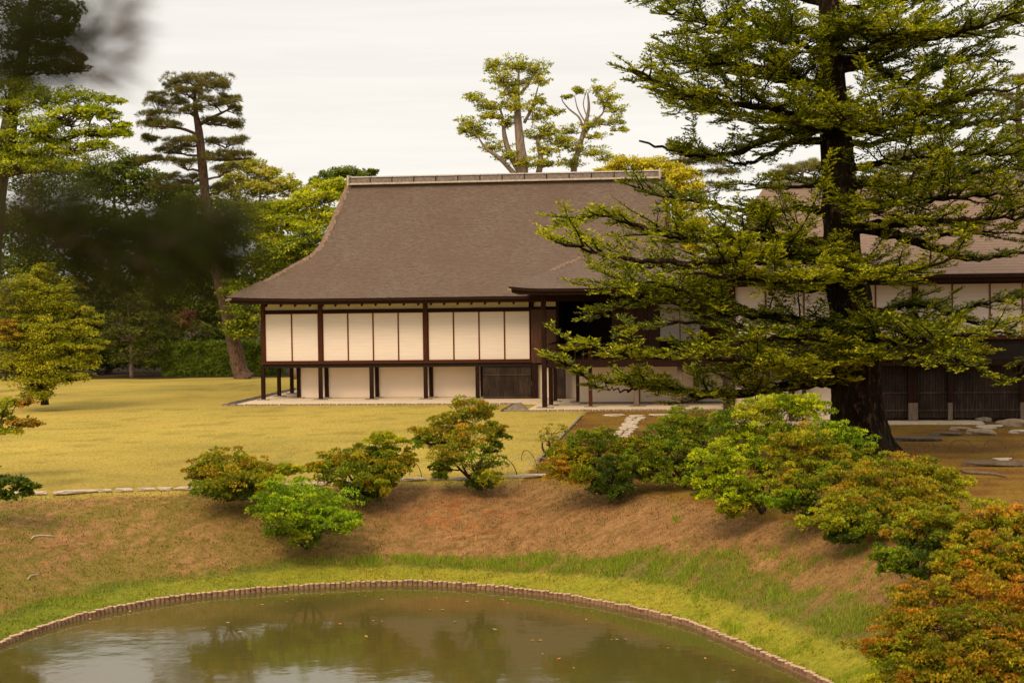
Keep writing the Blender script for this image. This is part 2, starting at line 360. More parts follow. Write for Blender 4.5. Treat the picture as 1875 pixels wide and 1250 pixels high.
# pull the grid vertices next to the shore onto a clean vertical drop
V = np.stack([P[:, 0], P[:, 1], z], 1); nx, ny = len(gx), len(gy)
idx = np.arange(nx*ny).reshape(ny, nx)
F = np.stack([idx[:-1, :-1].ravel(), idx[:-1, 1:].ravel(), idx[1:, 1:].ravel(), idx[1:, :-1].ravel()], 1)
def groundmat():
    m, t, b = newmat('ground_cover'); n = t.nodes
    at = n.new('ShaderNodeAttribute'); at.attribute_name = 'soil'
    co = n.new('ShaderNodeTexCoord')
    z1 = n.new('ShaderNodeTexNoise'); z1.inputs['Scale'].default_value = 9; z1.inputs['Detail'].default_value = 7; z1.inputs['Roughness'].default_value = .85
    t.links.new(co.outputs['Object'], z1.inputs['Vector'])
    r = n.new('ShaderNodeMapRange'); r.inputs[1].default_value = .3; r.inputs[2].default_value = .7; r.inputs[3].default_value = .5; r.inputs[4].default_value = 1.5
    t.links.new(z1.outputs['Fac'], r.inputs[0])
    vm = n.new('ShaderNodeVectorMath'); vm.operation = 'SCALE'; t.links.new(at.outputs['Color'], vm.inputs[0]); t.links.new(r.outputs[0], vm.inputs['Scale'])
    t.links.new(vm.outputs[0], b.inputs['Base Color']); b.inputs['Roughness'].default_value = .95; b.inputs['Specular IOR Level'].default_value = .1
    bp = n.new('ShaderNodeBump'); bp.inputs['Strength'].default_value = .6; bp.inputs['Distance'].default_value = .05
    t.links.new(z1.outputs['Fac'], bp.inputs['Height']); t.links.new(bp.outputs[0], b.inputs['Normal'])
    return m
M_ground = groundmat()
me = poly_mesh('ground', V, F, 4, M_ground, smooth=True)
a = me.attributes.new('soil', 'FLOAT_COLOR', 'POINT'); c4 = np.ones((len(V), 4), np.float32); c4[:, :3] = ground_color(P); a.data.foreach_set('color', c4.ravel())
tag(link('ground', me), kind='structure')

# water
def watermat():
    m, t, b = newmat('pond_water'); n = t.nodes
    co = n.new('ShaderNodeTexCoord')
    mp = n.new('ShaderNodeMapping'); mp.inputs['Scale'].default_value = (1.0, 1.0, 1); t.links.new(co.outputs['Object'], mp.inputs[0])
    z1 = n.new('ShaderNodeTexNoise'); z1.inputs['Scale'].default_value = 1.6; z1.inputs['Detail'].default_value = 4; t.links.new(mp.outputs[0], z1.inputs['Vector'])
    bp = n.new('ShaderNodeBump'); bp.inputs['Strength'].default_value = .10; bp.inputs['Distance'].default_value = .05
    t.links.new(z1.outputs['Fac'], bp.inputs['Height']); t.links.new(bp.outputs[0], b.inputs['Normal'])
    z2 = n.new('ShaderNodeTexNoise'); z2.inputs['Scale'].default_value = .35; z2.inputs['Detail'].default_value = 4; t.links.new(co.outputs['Object'], z2.inputs['Vector'])
    r = n.new('ShaderNodeValToRGB'); e = r.color_ramp.elements; e[0].position = .35; e[0].color = (.112, .084, .019, 1); e[1].position = .65; e[1].color = (.095, .084, .019, 1)
    t.links.new(z2.outputs['Fac'], r.inputs[0]); t.links.new(r.outputs[0], b.inputs['Base Color'])
    b.inputs['Roughness'].default_value = .06; b.inputs['IOR'].default_value = 1.33; b.inputs['Specular IOR Level'].default_value = .5
    return m
wm = bpy.data.meshes.new('pond_water'); wm.from_pydata([(p[0], p[1], ZW) for p in POND], [], [tuple(range(len(POND)))]); wm.update(); wm.materials.append(watermat())
tag(link('pond_water', wm), kind='structure')

# ------------------------------------------------------------------ log piles round the pond
seg = np.linalg.norm(np.roll(POND, -1, 0)-POND, axis=1); cum = np.concatenate([[0], np.cumsum(seg)])
def along(s):
    s = s % cum[-1]; i = min(np.searchsorted(cum, s, 'right')-1, len(POND)-1); t = (s-cum[i])/seg[i]
    return POND[i]*(1-t)+POND[(i+1) % len(POND)]*t
root = empty('log_edging', (POND[60][0], POND[60][1], ZE)); tag(root, 'low curved row of short brown log piles holding the pond bank', 'edging')
logs = []; s = 0.0; rr = random.Random(5)
while s < cum[-1]:
    r = rr.uniform(.045, .056); s += r; p = along(s); s += r+.008; logs.append((p, r))
def inview(p, m=10):
    x, y = proj((p[0], p[1], ZE)); return p[1] > 5 and -m < x < 1875+m and y < 1250+m and p[1] > 12
vis = [q for q in logs if inview(q[0])]; vis.sort(key=lambda q: np.hypot(*q[0])); print('logs visible', len(vis), 'Y range')
near = vis[:300]; nearset = set(id(q) for q in near); rest = [q for q in logs if id(q) not in nearset]
def logmesh(rnd):
    b = MB(); n = 9; pts = [(0, 0, -.35), (0, 0, .0), (0, 0, .055), (0, 0, .068)]; b.tube(pts, [1*.045, .045, .0445, .036], n); return b
protos = []
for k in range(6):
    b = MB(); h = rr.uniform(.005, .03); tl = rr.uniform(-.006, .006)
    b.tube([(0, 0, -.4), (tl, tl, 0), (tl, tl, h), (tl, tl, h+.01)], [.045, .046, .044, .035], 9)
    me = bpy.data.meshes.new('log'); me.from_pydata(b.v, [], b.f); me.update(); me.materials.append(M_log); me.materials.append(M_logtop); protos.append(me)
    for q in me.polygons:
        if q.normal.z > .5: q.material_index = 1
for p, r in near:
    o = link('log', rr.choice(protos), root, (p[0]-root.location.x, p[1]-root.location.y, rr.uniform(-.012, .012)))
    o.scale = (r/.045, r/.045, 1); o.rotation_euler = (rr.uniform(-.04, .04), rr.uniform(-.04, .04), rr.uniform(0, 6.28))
b = MB()
for p, r in rest:
    q = (p[0]-root.location.x, p[1]-root.location.y); b.tube([(q[0], q[1], -.4), (q[0], q[1], rr.uniform(.03, .06))], r, 6)
tag(b.build('log', M_log, root), kind='stuff')

# ------------------------------------------------------------------ stones
def rock_mesh(rng, sx, sy, sz, mat, name='stone', sub=2, rough=.18, flat=False):
    import bmesh
    bm = bmesh.new(); bmesh.ops.create_icosphere(bm, subdivisions=sub, radius=1)
    ph = [rng.uniform(0, 6) for _ in range(6)]
    for v in bm.verts:
        c = v.co; k = 1+rough*(math.sin(c.x*2.3+ph[0])*math.sin(c.y*2.9+ph[1])+.6*math.sin(c.z*4+ph[2]+c.x*3))
        c *= k
        if flat: c.z = max(min(c.z, .45), -.6)*1.6
        c.x = math.copysign(abs(c.x)**.8, c.x); c.y = math.copysign(abs(c.y)**.8, c.y)
        v.co = (c.x*sx, c.y*sy, c.z*sz)
    me = bpy.data.meshes.new(name); bm.to_mesh(me); bm.free(); me.materials.append(mat); return me
rr = random.Random(11)
# pale stone line at the lip of the bank
lip = catmull([G(x, y, 0)[:2] for x, y in [(-120,908),(54,905),(168,901),(363,895),(590,887),(737,880),(855,877),(950,874),(1010,871)]], 10, closed=False)
root = empty('stone_edging', (lip[0][0], lip[0][1], 0)); tag(root, 'thin line of flat pale stones along the near edge of the lawn', 'edging')
ls = np.concatenate([[0], np.cumsum(np.linalg.norm(np.diff(lip, axis=0), axis=1))]); s = .1
while s < ls[-1]-.2:
    ln = rr.uniform(.3, 1.0); c = s+ln/2
    p = np.array([np.interp(c, ls, lip[:, 0]), np.interp(c, ls, lip[:, 1])]); q = np.array([np.interp(c+.1, ls, lip[:, 0]), np.interp(c+.1, ls, lip[:, 1])])
    big = rr.uniform(.06, .13)
    me = rock_mesh(rr, ln/2, big, .04, M_pale, flat=True, rough=.2)
    o = link('stone', me, root, (p[0]-lip[0][0], p[1]-lip[0][1]+rr.uniform(-.03, .03), .035)); o.rotation_euler = (R(rr.uniform(-4, 4)), 0, math.atan2(*(q-p)[::-1])+rr.uniform(-.06, .06))
    s += ln+rr.uniform(.0, .05)
# thin tile edging between lawn and moss
d = DIV1-DIV0; n = 26; root = empty('tile_edging', (DIV0[0], DIV0[1], 0)); tag(root, 'thin grey edging of upright tiles running from the house toward the bank', 'edging')
for i in range(n):
    t = (i+.5)/n; p = d*t; tb = MB().box(-.02-.02*rr.random(), .03, -np.hypot(*d)/n/2+.01, np.hypot(*d)/n/2-.01, -.05, .055+.02*rr.random())
    o = tb.build('edging_tile', M_stone, root, (p[0], p[1], 0)); o.rotation_euler = (0, 0, math.atan2(d[1], d[0])-math.pi/2+rr.uniform(-.03, .03))
# stepping path
root = empty('stone_path', G(1150, 785)); tag(root, 'short pale path of broken stepping stones leading up to the veranda', 'path'); rl = root.location
for row, yy in enumerate([763,767,770.5,774,777.5,781,784.5,788.5,793,797.5,802]):
    xl = 1146-(yy-763)*.62+rr.uniform(-4, 4); xr = 1184-(yy-763)*.78+rr.uniform(-4, 4); k = rr.choice([1, 1, 2]); xs = np.linspace(xl, xr, k+1)
    for a_, b_ in zip(xs[:-1], xs[1:]):
        p0, p1 = G(a_+.8, yy), G(b_-.8, yy); c = (p0+p1)/2; wd = np.linalg.norm(p1-p0)/2
        me = rock_mesh(rr, wd, .19+.04*rr.random(), .045, M_pale, flat=True, rough=.12)
        o = link('stone', me, root, (c[0]-rl.x, c[1]-rl.y, .03)); o.rotation_euler = (0, 0, rr.uniform(-.15, .15))
for a_, b_, yy in [(1105,1145,761.5),(1186,1230,761),(1236,1262,762)]:
    p0, p1 = G(a_, yy), G(b_, yy); c = (p0+p1)/2
    link('stone', rock_mesh(rr, np.linalg.norm(p1-p0)/2, .16, .045, M_pale, flat=True), root, (c[0]-rl.x, c[1]-rl.y, .03))
# rocks at the right
rocks = [(1801,772,34,12,M_stone,'small upright grey rock with a raised knob beside the slatted wall',0),
 (1811,783,46,8,M_pale,'flat pale slab lying behind the rounded pink boulder',1),
 (1796,795,56,13,M_pink,'rounded pinkish boulder in front of the flat pale slab',0),
 (1758,787,36,8,M_pink,'small flat pinkish stone left of the rounded boulder',1),
 (1733,796,54,8,M_dstone,'low brown slab on the moss left of the pinkish stones',1),
 (1667,806,108,10,M_dstone,'long dark flat slab beside the foot of the big fir trunk',1),
 (1851,780,50,18,M_pink,'large pinkish boulder at the far right of the moss garden',0),
 (1869,754,34,12,M_pale,'pale block of stone on top of the far right rocks',0),
 (1866,792,36,8,M_pale,'pale knotty stone lying low at the right edge',1),
 (1835,841,34,4,M_pale,'thin pale stone at the foot of the bamboo hoops',1),
 (1825,852,136,12,M_dstone,'long dark log-like kerb stone on the moss at right',1)]
for px, py, wd, ht, m_, lab, fl in rocks:
    p = GT(px, py); mpp = p[1]/FPX
    me = rock_mesh(rr, wd*mpp/2, min(wd*mpp/2, .45)*.8, ht*mpp*(.55 if not fl else .5), m_, name='rock', sub=3, flat=bool(fl))
    o = link('rock', me, None, (p[0], p[1], p[2]+ht*mpp*.25)); o.rotation_euler = (0, 0, rr.uniform(-.2, .2)); tag(o, lab, 'rock')
# driftwood sticks on the bank and moss
def stick(pts, r, lab, mat=M_pale, name='fallen_branch'):
    b = MB(); P3 = [GT(x, y) for x, y in pts]; o0 = P3[0]
    b.tube([q-o0+np.array([0, 0, .03]) for q in P3], [r]*(len(P3)-1)+[r*.4], 7); return tag(b.build(name, mat, None, o0, smooth=True), lab, 'fallen branch')
stick([(57,989),(62,984),(75,982),(90,983),(101,984)], .014, 'short pale bent stick lying high on the left bank')
stick([(50,1063),(56,1056),(66,1054),(74,1053)], .009, 'thin curved twig lying lower on the left bank')
stick([(1759,864),(1775,867),(1800,868),(1822,870),(1842,874)], .04, 'bleached length of wood lying on the moss at right', M_greyl)
# bamboo hoops
def hoop(x0, y0, x1, y1, top, lab, mat=M_cane, r=.011, grp=None):
    a_, b_ = GT(x0, y0), GT(x1, y1); c = (a_+b_)/2; h = (max(y0, y1)-top)*c[1]/FPX; o0 = a_.copy(); pts = []
    for i in range(17):
        t = i/16; g = math.pi*t; q = a_*(1-t)+b_*t; q = c+(a_-c)*math.cos(g) if True else q
        pts.append(q*1.0+np.array([0, 0, h*math.sin(g)**.85])-o0)
    bb = MB(); bb.tube(pts, r, 6); o = bb.build('bamboo_hoop', mat, None, o0, smooth=True); return tag(o, lab, 'bamboo hoop', grp)
g_ = 'low bamboo hoops stuck in the ground'
hoop(929,868,983,866,837,'pale bent bamboo hoop just right of the tree-shaped azalea',grp=g_)
hoop(957,882,1012,868,845,'pale bamboo hoop nearest the reddish azalea, over the stone line',grp=g_)
hoop(902,850,946,872,848,'low dark bamboo hoop springing from under the tree-shaped azalea',M_stem,grp=g_)
hoop(955,843,984,866,838,'dark bamboo hoop crossing behind the pale ones on the lawn',M_stem,.009,g_)
hoop(748,858,772,876,855,'low dark hoop between the two azaleas left of centre',M_stem,.009,g_)
hoop(1738,824,1783,826,805,'bamboo hoop on the moss just right of the fir trunk',mat=M_greyl,r=.008,grp=g_)
hoop(1800,826,1846,830,806,'bamboo hoop on the moss below the rounded pink boulder',mat=M_greyl,r=.008,grp=g_)
hoop(1855,840,1905,842,804,'bamboo hoop cut by the right edge of the view',mat=M_greyl,r=.008,grp=g_)
hoop(1668,832,1710,822,805,'half hidden bamboo hoop at the foot of the fir trunk',mat=M_greyl,r=.008,grp=g_)

# ------------------------------------------------------------------ the houses (one local frame: u right along the front, v back, z up)
TH = R(7.5); O = G(482, 735); UD = np.array([math.cos(TH), -math.sin(TH), 0]); VD = np.array([math.sin(TH), math.cos(TH), 0])
def hit(px, py, v):
    d = ray(px, py); c = CAM-O; t = (v-c@VD)/(d@VD); q = c+d*t; return q@UD, q[2]
def uvg(px, py):
    q = G(px, py)-O; return q@UD, q@VD
def pj(u, v, z_): return proj(O+UD*u+VD*v+np.array([0, 0, z_]))
U = lambda px, v=0.0, py=640: hit(px, py, v)[0]
Zh = lambda px, py, v=0.0: hit(px, py, v)[1]
rotz = -TH
house = empty('main_house', O, rotz); tag(house, 'raised wooden villa left of the fir, brown shingled hip roof over white paper screens', 'house')
houseB = empty('side_house', O+UD*U(1400, -3)+VD*-3, rotz); tag(houseB, 'second villa wing behind the big fir with paler shingled roof and slatted base', 'house')
OB = (U(1400, -3), -3.0)
def box(parent, name, mat, u0, u1, v0, v1, z0, z1, bevel=0, off=(0, 0)):
    b = MB().box(u0-off[0], u1-off[0], v0-off[1], v1-off[1], z0, z1); return b.build(name, mat, parent, bevel=bevel)

def roof(parent, off, v0, v1, vb, z0, z1, silL, silR, mat, rows=26, conc=.25, thick=.19, soff=1.1, rise=.28, name='roof', fname='fascia'):
    """stacked rectangles following the left and right outlines seen in the photograph"""
    def solve(v, z_, sil):
        y = pj(0, v, z_)[1]; u = 0
        for _ in range(8):
            x = np.interp(y, [s_[1] for s_ in sil], [s_[0] for s_ in sil]); u = hit(x, y, v)[0]; y = pj(u, v, z_)[1]
        return u
    rects = []
    for i in range(rows+1):
        t = i/rows; v = v0+(v1-v0)*t; zz = z0+(z1-z0)*((1-conc)*t+conc*t*t)
        rects.append((solve(v, zz, silL), solve(v, zz, silR), v, vb-(v-v0), zz))
    V_ = []; F_ = []
    def ring(r, nseg=24):
        ul, ur, vf, vbk, zz = r; base = len(V_)
        for k in range(nseg+1): 
            t = k/nseg; lift = .10*max(0, abs(t-.5)*2-.6)**2/.16 if zz < z0+.6 else 0
            V_.append((ul+(ur-ul)*t-off[0], vf-off[1], zz+lift))
        for k in range(1, 7): V_.append((ur-off[0], vf+(vbk-vf)*k/6-off[1], zz))
        for k in range(nseg+1):
            V_.append((ur+(ul-ur)*k/nseg-off[0], vbk-off[1], zz)) if k > 0 else None
        for k in range(1, 6): V_.append((ul-off[0], vbk+(vf-vbk)*k/6-off[1], zz))
        return base, len(V_)-base
    bs = [ring(r) for r in rects]
    for (b0, n0), (b1, _) in zip(bs[:-1], bs[1:]):
        for k in range(n0): F_.append((b0+k, b0+(k+1) % n0, b1+(k+1) % n0, b1+k))
    F_.append(tuple(bs[-1][0]+k for k in range(bs[-1][1])))
    me = bpy.data.meshes.new(name); me.from_pydata(V_, [], F_); me.update(); me.materials.append(mat); link(name, me, parent)
    # fascia + soffit
    V_.clear(); F2 = []
    ul, ur, vf, vbk, zz = rects[0]; e = .02
    rs = [(ul+e, ur-e, vf+e, vbk-e, zz-.001), (ul+e, ur-e, vf+e, vbk-e, zz-thick*.6), (ul+.10, ur-.10, vf+.10, vbk-.10, zz-thick*.62), (ul+.11, ur-.11, vf+.11, vbk-.11, zz-thick*1.25), (ul+.3, ur-.3, vf+.3, vbk-.3, zz-thick*1.1), (ul+soff, ur-soff, vf+soff, vbk-soff, zz+rise)]
    bs = [ring(r) for r in rs]
    for (b0, n0), (b1, _) in zip(bs[:-1], bs[1:]):
        for k in range(n0): F2.append((b0+k, b1+k, b1+(k+1) % n0, b0+(k+1) % n0))
    F2.append(tuple(bs[-1][0]+k for k in range(bs[-1][1])))
    me = bpy.data.meshes.new(fname); me.from_pydata(V_, [], F2); me.update(); me.materials.append(M_dark); link(fname, me, parent)
    return rects

# ---- main house A
zf = Zh(700, 661)                  # floor edge top
z_eave = Zh(700, 545, -1.15)
zr = Zh(930, 331, 5.6)
silL = [(641,300),(641,333),(633,345),(621,372),(607,405),(596,430),(586,449),(572,465),(545,480),(500,505),(460,527),(420,545),(410,552)]
silR = [(1218,300),(1220,340),(1222,415),(1238,445),(1270,480),(1300,510),(1340,545)]
rA = roof(house, (0, 0), -1.15, 5.6, 12.2, z_eave, zr, silL, silR, M_roof)
def hip_ridge(rects, n, parent, off=(0, 0), k0=0.0):
    b = MB(); rg = random.Random(4)
    for i in range(n):
        t = i/n*(len(rects)-1); a = int(t); f_ = t-a
        p = np.array([rects[a][0]*(1-f_)+rects[a+1][0]*f_, rects[a][2]*(1-f_)+rects[a+1][2]*f_, rects[a][4]*(1-f_)+rects[a+1][4]*f_])
        w_ = rg.uniform(.05, .09); l = rg.uniform(.10, .24); h = rg.uniform(.004, .02)+k0*rg.random()
        b.box(p[0]-.03-off[0], p[0]+l-off[0], p[1]-w_-off[1], p[1]+w_*.6-off[1], p[2]-.05, p[2]+h)
    tag(b.build('hip_shingle', M_hip, parent), kind='stuff')
M_hip = noisy('hip_shingle', (0.20, 0.13, 0.09), (0.40, 0.29, 0.22), 8, 0.85, 0.3)
hip_ridge(rA, 150, house)
# ridge
rl_ = rA[-1]; uL, uR = hit(641, 330, 5.6)[0]-.02, hit(1208, 322, 5.6)[0]; rzb = zr-.05
box(house, 'ridge_base', M_pale, uL, uR, 5.25, 6.0, rzb, rzb+.07)
nseg = 14; du = (uR-uL)/nseg
for i in range(nseg):
    b = MB().box(uL+i*du+.025, uL+(i+1)*du-.025, 5.36, 5.88, rzb+.07, rzb+.26); b.build('ridge_tile', M_ridge, house)
    b = MB().tube([(uL+i*du+.012, 5.62, rzb+.27), (uL+(i+1)*du-.012, 5.62, rzb+.27)], .10, 10); b.build('ridge_cap', M_ridgel, house)
box(house, 'ridge_core', M_black, uL+.02, uR-.02, 5.40, 5.84, rzb+.07, rzb+.30)
for uu in (uL-.03, uR-.02): box(house, 'ridge_end_tile', M_pale, uu, uu+.07, 5.2, 6.05, rzb-.04, rzb+.40)
for uu in (hit(730, 328, 5.2)[0], hit(1107, 322, 5.2)[0]):
    b = MB().tube([(uu, 5.1, rzb-.02), (uu+.06, 5.1, rzb+.10), (uu+.12, 5.1, rzb-.02)], .018, 5); b.build('ridge_clip', M_pale, house)
# gable board on the right end
uG = hit(1220, 390, 3.3)[0]
box(house, 'gable_board', M_red, uG-.02, uG+.13, 2.6, 2.72, Zh(1220, 428, 2.6), Zh(1220, 352, 2.6))
# upper wall
uS = [U(482), U(587), U(779.5), U(973)]
z_lin = Zh(700, 571); z_linb = Zh(700, 567); z_wtop = z_eave+.25; zs0 = zf+.02
for px_, wd in ((482, .15), (587, .17), (779.5, .17)):
    u = U(px_); box(house, 'post', M_red, u-wd/2, u+wd/2, -.02, .14, zf-.0, z_wtop-.02)
box(house, 'lintel', M_dark, uS[0]+.08, uS[3]+.4, 0.0, .12, z_lin-.03, z_linb+.03)
box(house, 'sill', M_red, uS[0]-.1, uS[3], -.10, .16, zf-.09, zf)
box(house, 'floor_beam', M_black, uS[0]-.02, uS[3], -.02, .2, zf-.24, zf-.09)
for a_, b_ in zip(uS[:-1], uS[1:]):
    box(house, 'upper_wall', M_plaster2, a_+.09, b_-.09, .05, .10, z_linb+.03, z_wtop)
for (p0, p1, k) in ((485.5, 583, 2), (591, 775.5, 4), (784, 970.5, 4)):
    xs = np.linspace(p0, p1, k+1)
    for i in range(k):
        a_, b_ = U(xs[i])+.012, U(xs[i+1])-.012
        pn = MB().box(a_+.02, b_-.02, .05, .07, zs0+.02, z_lin-.05).build('shoji_panel', M_shoji, house)
        fb = MB().box(a_, a_+.016, .03, .08, zs0, z_lin-.035).box(b_-.016, b_, .03, .08, zs0, z_lin-.035).box(a_+.022, b_-.022, .03, .08, zs0, zs0+.02).box(a_+.022, b_-.022, .03, .08, z_lin-.05, z_lin-.035)
        fb.build('panel_frame', M_stile, pn)
# interior dark body behind the screens so nothing shows through
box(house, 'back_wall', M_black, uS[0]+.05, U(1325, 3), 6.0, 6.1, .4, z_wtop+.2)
box(house, 'floor', M_dark, uS[0]-.05, uS[3]+1.2, .22, 9.5, zf-.2, zf-.03)
box(house, 'side_wall', M_plaster2, uS[0]+.02, uS[0]+.1, .2, 9.5, zf, z_wtop)
box(house, 'rear_wall', M_plaster2, uS[0]+.1, uS[3]+5, 9.4, 9.5, zf, z_wtop)
# rafters
for px_ in [497,524,550,577,600,623,647,671,696,721.5,747,773,796,820,844.5,869.5,894,920,946]:
    u = U(px_); b = MB(); zt = z_eave-.02
    b.add([(u-.035, .02, zt), (u+.035, .02, zt), (u+.035, -.75, zt-.30), (u-.035, -.75, zt-.30), (u-.035, .02, zt+.08), (u+.035, .02, zt+.08), (u+.035, -.78, zt-.23), (u-.035, -.78, zt-.23)],
          [(0,1,2,3),(4,7,6,5),(0,4,5,1),(1,5,6,2),(2,6,7,3),(3,7,4,0)]); b.build('rafter', M_dark, house)
# wood-board bay (971-1020) with transom
wb = [U(972.5), U(995), U(1020)]
for a_, b_ in zip(wb[:-1], wb[1:]): box(house, 'wall_board', M_door, a_+.006, b_-.006, -.03, .05, zf-.12, z_lin+.02)
box(house, 'upper_wall', M_plaster2, wb[0]+.12, wb[2]-.03, .06, .1, z_linb+.05, z_wtop)
box(house, 'post', M_dark, wb[0]-.0, wb[0]+.11, -.02, .12, z_lin+.05, z_wtop)
box(house, 'post', M_dark, wb[2]-.03, wb[2]+.08, -.04, .12, zf-.1, z_wtop)
# lower storey: front posts (v=0) and back posts + plaster panels (v=1)
def post_on_stone(parent, px, v, wd=.14, top=None, mat=M_dark, off=(0, 0), stone=True, z0=0.06, smat=M_stone):
    u = U(px, v, 700); top = zf-.09 if top is None else top
    box(parent, 'post', mat, u-wd/2, u+wd/2, v-wd/2, v+wd/2, z0, top, off=off, bevel=.008)
    if stone:
        me = rock_mesh(rr, wd*1.9, wd*1.3, .05, smat, name='foundation_stone', flat=True); link('foundation_stone', me, parent, (u-off[0], v-off[1], z0-.0))
VB = uvg(690, 729)[1]*.5+.5
for px_ in (482, 587, 680.5, 779.5, 874.5): post_on_stone(house, px_, .02, .15, zf-.24)
for px_ in (547, 598, 690.5, 789.5, 883): post_on_stone(house, px_, 1.05, .14, zf-.1)
lv = uvg(511, 728.4)[1], uvg(534.4, 723.6)[1]
for px_, v_ in ((511, lv[0]), (534.4, lv[1])): post_on_stone(house, px_, v_, .14, zf-.1)
for a_, b_ in ((549, 597), (600, 689), (692, 788), (791, 882)):
    box(house, 'plaster_panel', M_plaster, U(a_, 1.1, 700)+.05, U(b_, 1.1, 700)-.05, 1.08, 1.14, .07, zf-.26)
for a_, b_ in ((549, 597), (600, 689), (692, 788), (791, 882)):
    box(house, 'base_rail', M_greyl, U(a_, 1.1, 700)+.05, U(b_, 1.1, 700)-.05, 1.04, 1.14, .03, .07)
uu0, uu1 = U(885, .1, 700), U(973, .1, 700); nsl = 44; b = None
for i in range(nsl):
    a_ = uu0+(uu1-uu0)*i/nsl; box(house, 'slat', M_grey, a_, a_+(uu1-uu0)/nsl*.6, .03, .06, .09+.02*rr.random(), zf-.25)
box(house, 'slat_backing', M_black, uu0, uu1, .10, .14, .08, zf-.2); box(house, 'slat_rail', M_grey, uu0, uu1, .0, .025, .09, .15); box(house, 'slat_rail', M_grey, uu0, uu1, .0, .025, zf-.6, zf-.55)
box(house, 'corner_post', M_dark, U(973.5, 0, 700), U(984, 0, 700), .0, .2, .08, zf-.12)
# ---- veranda wing
vw = uvg(997, 750)[1]; print('wing v', vw)
vws = [vw, uvg(1008.5, 745)[1], uvg(1016.5, 738)[1]]
vwall = uvg(1100, 741.5)[1]
zwe = Zh(1020, 528, vw-.85)
silLw = [(1090,455),(1060,473),(1035,483),(1000,500),(965,516),(933,528),(925,532)]
silRw = [(1300,440),(1300,520),(1310,560)]
rW = roof(house, (0, 0), vw-.85, -.1, 6.5, zwe, Zh(1060, 470, 0.2), silLw, silRw, M_roof, rows=12, conc=.1, thick=.18, soff=.9, rise=.05, name='veranda_roof', fname='veranda_fascia')
zwf = Zh(1010, 664, vws[0])
hip_ridge(rW, 60, house, k0=.06)
post_on_stone(house, 997, vws[0], .17, zwe+.1, smat=M_pink)
post_on_stone(house, 1008.5, vws[1], .15, zwf); post_on_stone(house, 1016.5, vws[2], .14, zwf)
box(house, 'post', M_grey, U(1027, -.2, 700)-.18, U(1027, -.2, 700)+.18, -.25, -.1, .07, zwf)
post_on_stone(house, 1059, uvg(1059, 739)[1], .17, zwf, M_red); post_on_stone(house, 1081, uvg(1081, 748)[1], .13, zwf+.5, M_red, smat=M_pink)
for px_, py_ in ((1165, 747), (1245, 748)): post_on_stone(house, px_, uvg(px_, py_)[1], .18, zwf, M_greyl)
for px_, py_ in ((1167.5, 741.5), (1274, 741.5)): post_on_stone(house, px_, uvg(px_, py_)[1]+.15, .18, zwf, M_greyl)
uw0, uw1 = U(1000, vws[0], 660), U(1330, vws[0], 660)
box(house, 'veranda_floor', M_dark, uw0, uw1, vws[0], -.26, zwf-.03, zwf+.08)
box(house, 'veranda_beam', M_dark, uw0, uw1, vws[0]-.05, vws[0]+.08, zwf-.17, zwf-.03)
# railing
for zz in (.46, .62): box(house, 'rail', M_dark, uw0+.1, U(1120, vws[0], 650), vws[0]+.02, vws[0]+.07, zwf+zz, zwf+zz+.05)
box(house, 'rail', M_dark, uw0+.06, uw0+.11, vws[0]+.07, -.3, zwf+.62, zwf+.67)
for i in range(9):
    u = uw0+.12+i*.3; box(house, 'baluster', M_dark, u, u+.04, vws[0]+.025, vws[0]+.065, zwf+.08, zwf+.46)
# white walls of the wing
box(house, 'plaster_panel', M_plaster, U(985.5, .25, 700), U(1024, .25, 700), .25, .3, .07, zf-.12)
box(house, 'plaster_panel', M_plaster, U(1032, .25, 700), U(1058, .25, 700), .25, .3, .07, zf-.12)
ww = U(1061, vwall, 700), U(1168, vwall, 700), U(1326, vwall, 700)
for a_, b_ in zip(ww[:-1], ww[1:]): box(house, 'plaster_panel', M_plaster, a_, b_-.02, vwall, vwall+.06, .12, zwf-.12)
box(house, 'base_rail', M_stone, ww[0], ww[2], vwall-.05, vwall+.02, .06, .12)
# dark interior and board wall, then screens beyond it
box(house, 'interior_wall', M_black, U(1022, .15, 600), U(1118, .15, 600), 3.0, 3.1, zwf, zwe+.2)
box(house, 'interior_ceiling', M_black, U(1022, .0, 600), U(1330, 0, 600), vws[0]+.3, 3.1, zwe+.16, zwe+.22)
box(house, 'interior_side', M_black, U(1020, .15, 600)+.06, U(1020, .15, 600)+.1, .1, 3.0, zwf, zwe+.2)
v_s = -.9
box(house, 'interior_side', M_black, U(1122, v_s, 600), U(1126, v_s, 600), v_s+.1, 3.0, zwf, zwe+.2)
bx = [1120, 1142, 1164, 1186, 1208]
for a_, b_ in zip(bx[:-1], bx[1:]): box(house, 'wall_board', M_door, U(a_, v_s, 600)+.01, U(b_, v_s, 600)-.01, v_s-.02, v_s+.05, zwf+.1, zwe+.1)
zsb, zst = Zh(1240, 624, v_s), Zh(1240, 540, v_s)
box(house, 'sill', M_dark, U(1208, v_s, 600), U(1345, v_s, 600), v_s-.08, v_s+.1, zsb-.12, zsb-.01)
for a_, b_ in ((1209, 1244), (1246, 1281)):
    pn = MB().box(U(a_, v_s, 600), U(b_, v_s, 600), v_s, v_s+.03, zsb, zst).build('shoji_panel', M_shoji, house)
    MB().box(U(b_, v_s, 600), U(b_, v_s, 600)+.03, v_s-.02, v_s+.03, zsb, zst).build('panel_frame', M_stile, pn)
box(house, 'upper_wall', M_plaster2, U(1209, v_s, 600), U(1340, v_s, 600), v_s+.02, v_s+.06, zst+.04, zwe+.15)
box(house, 'dark_screen', M_red, U(1284, v_s, 600), U(1345, v_s, 600), v_s-.02, v_s+.03, zsb, zst+.3)
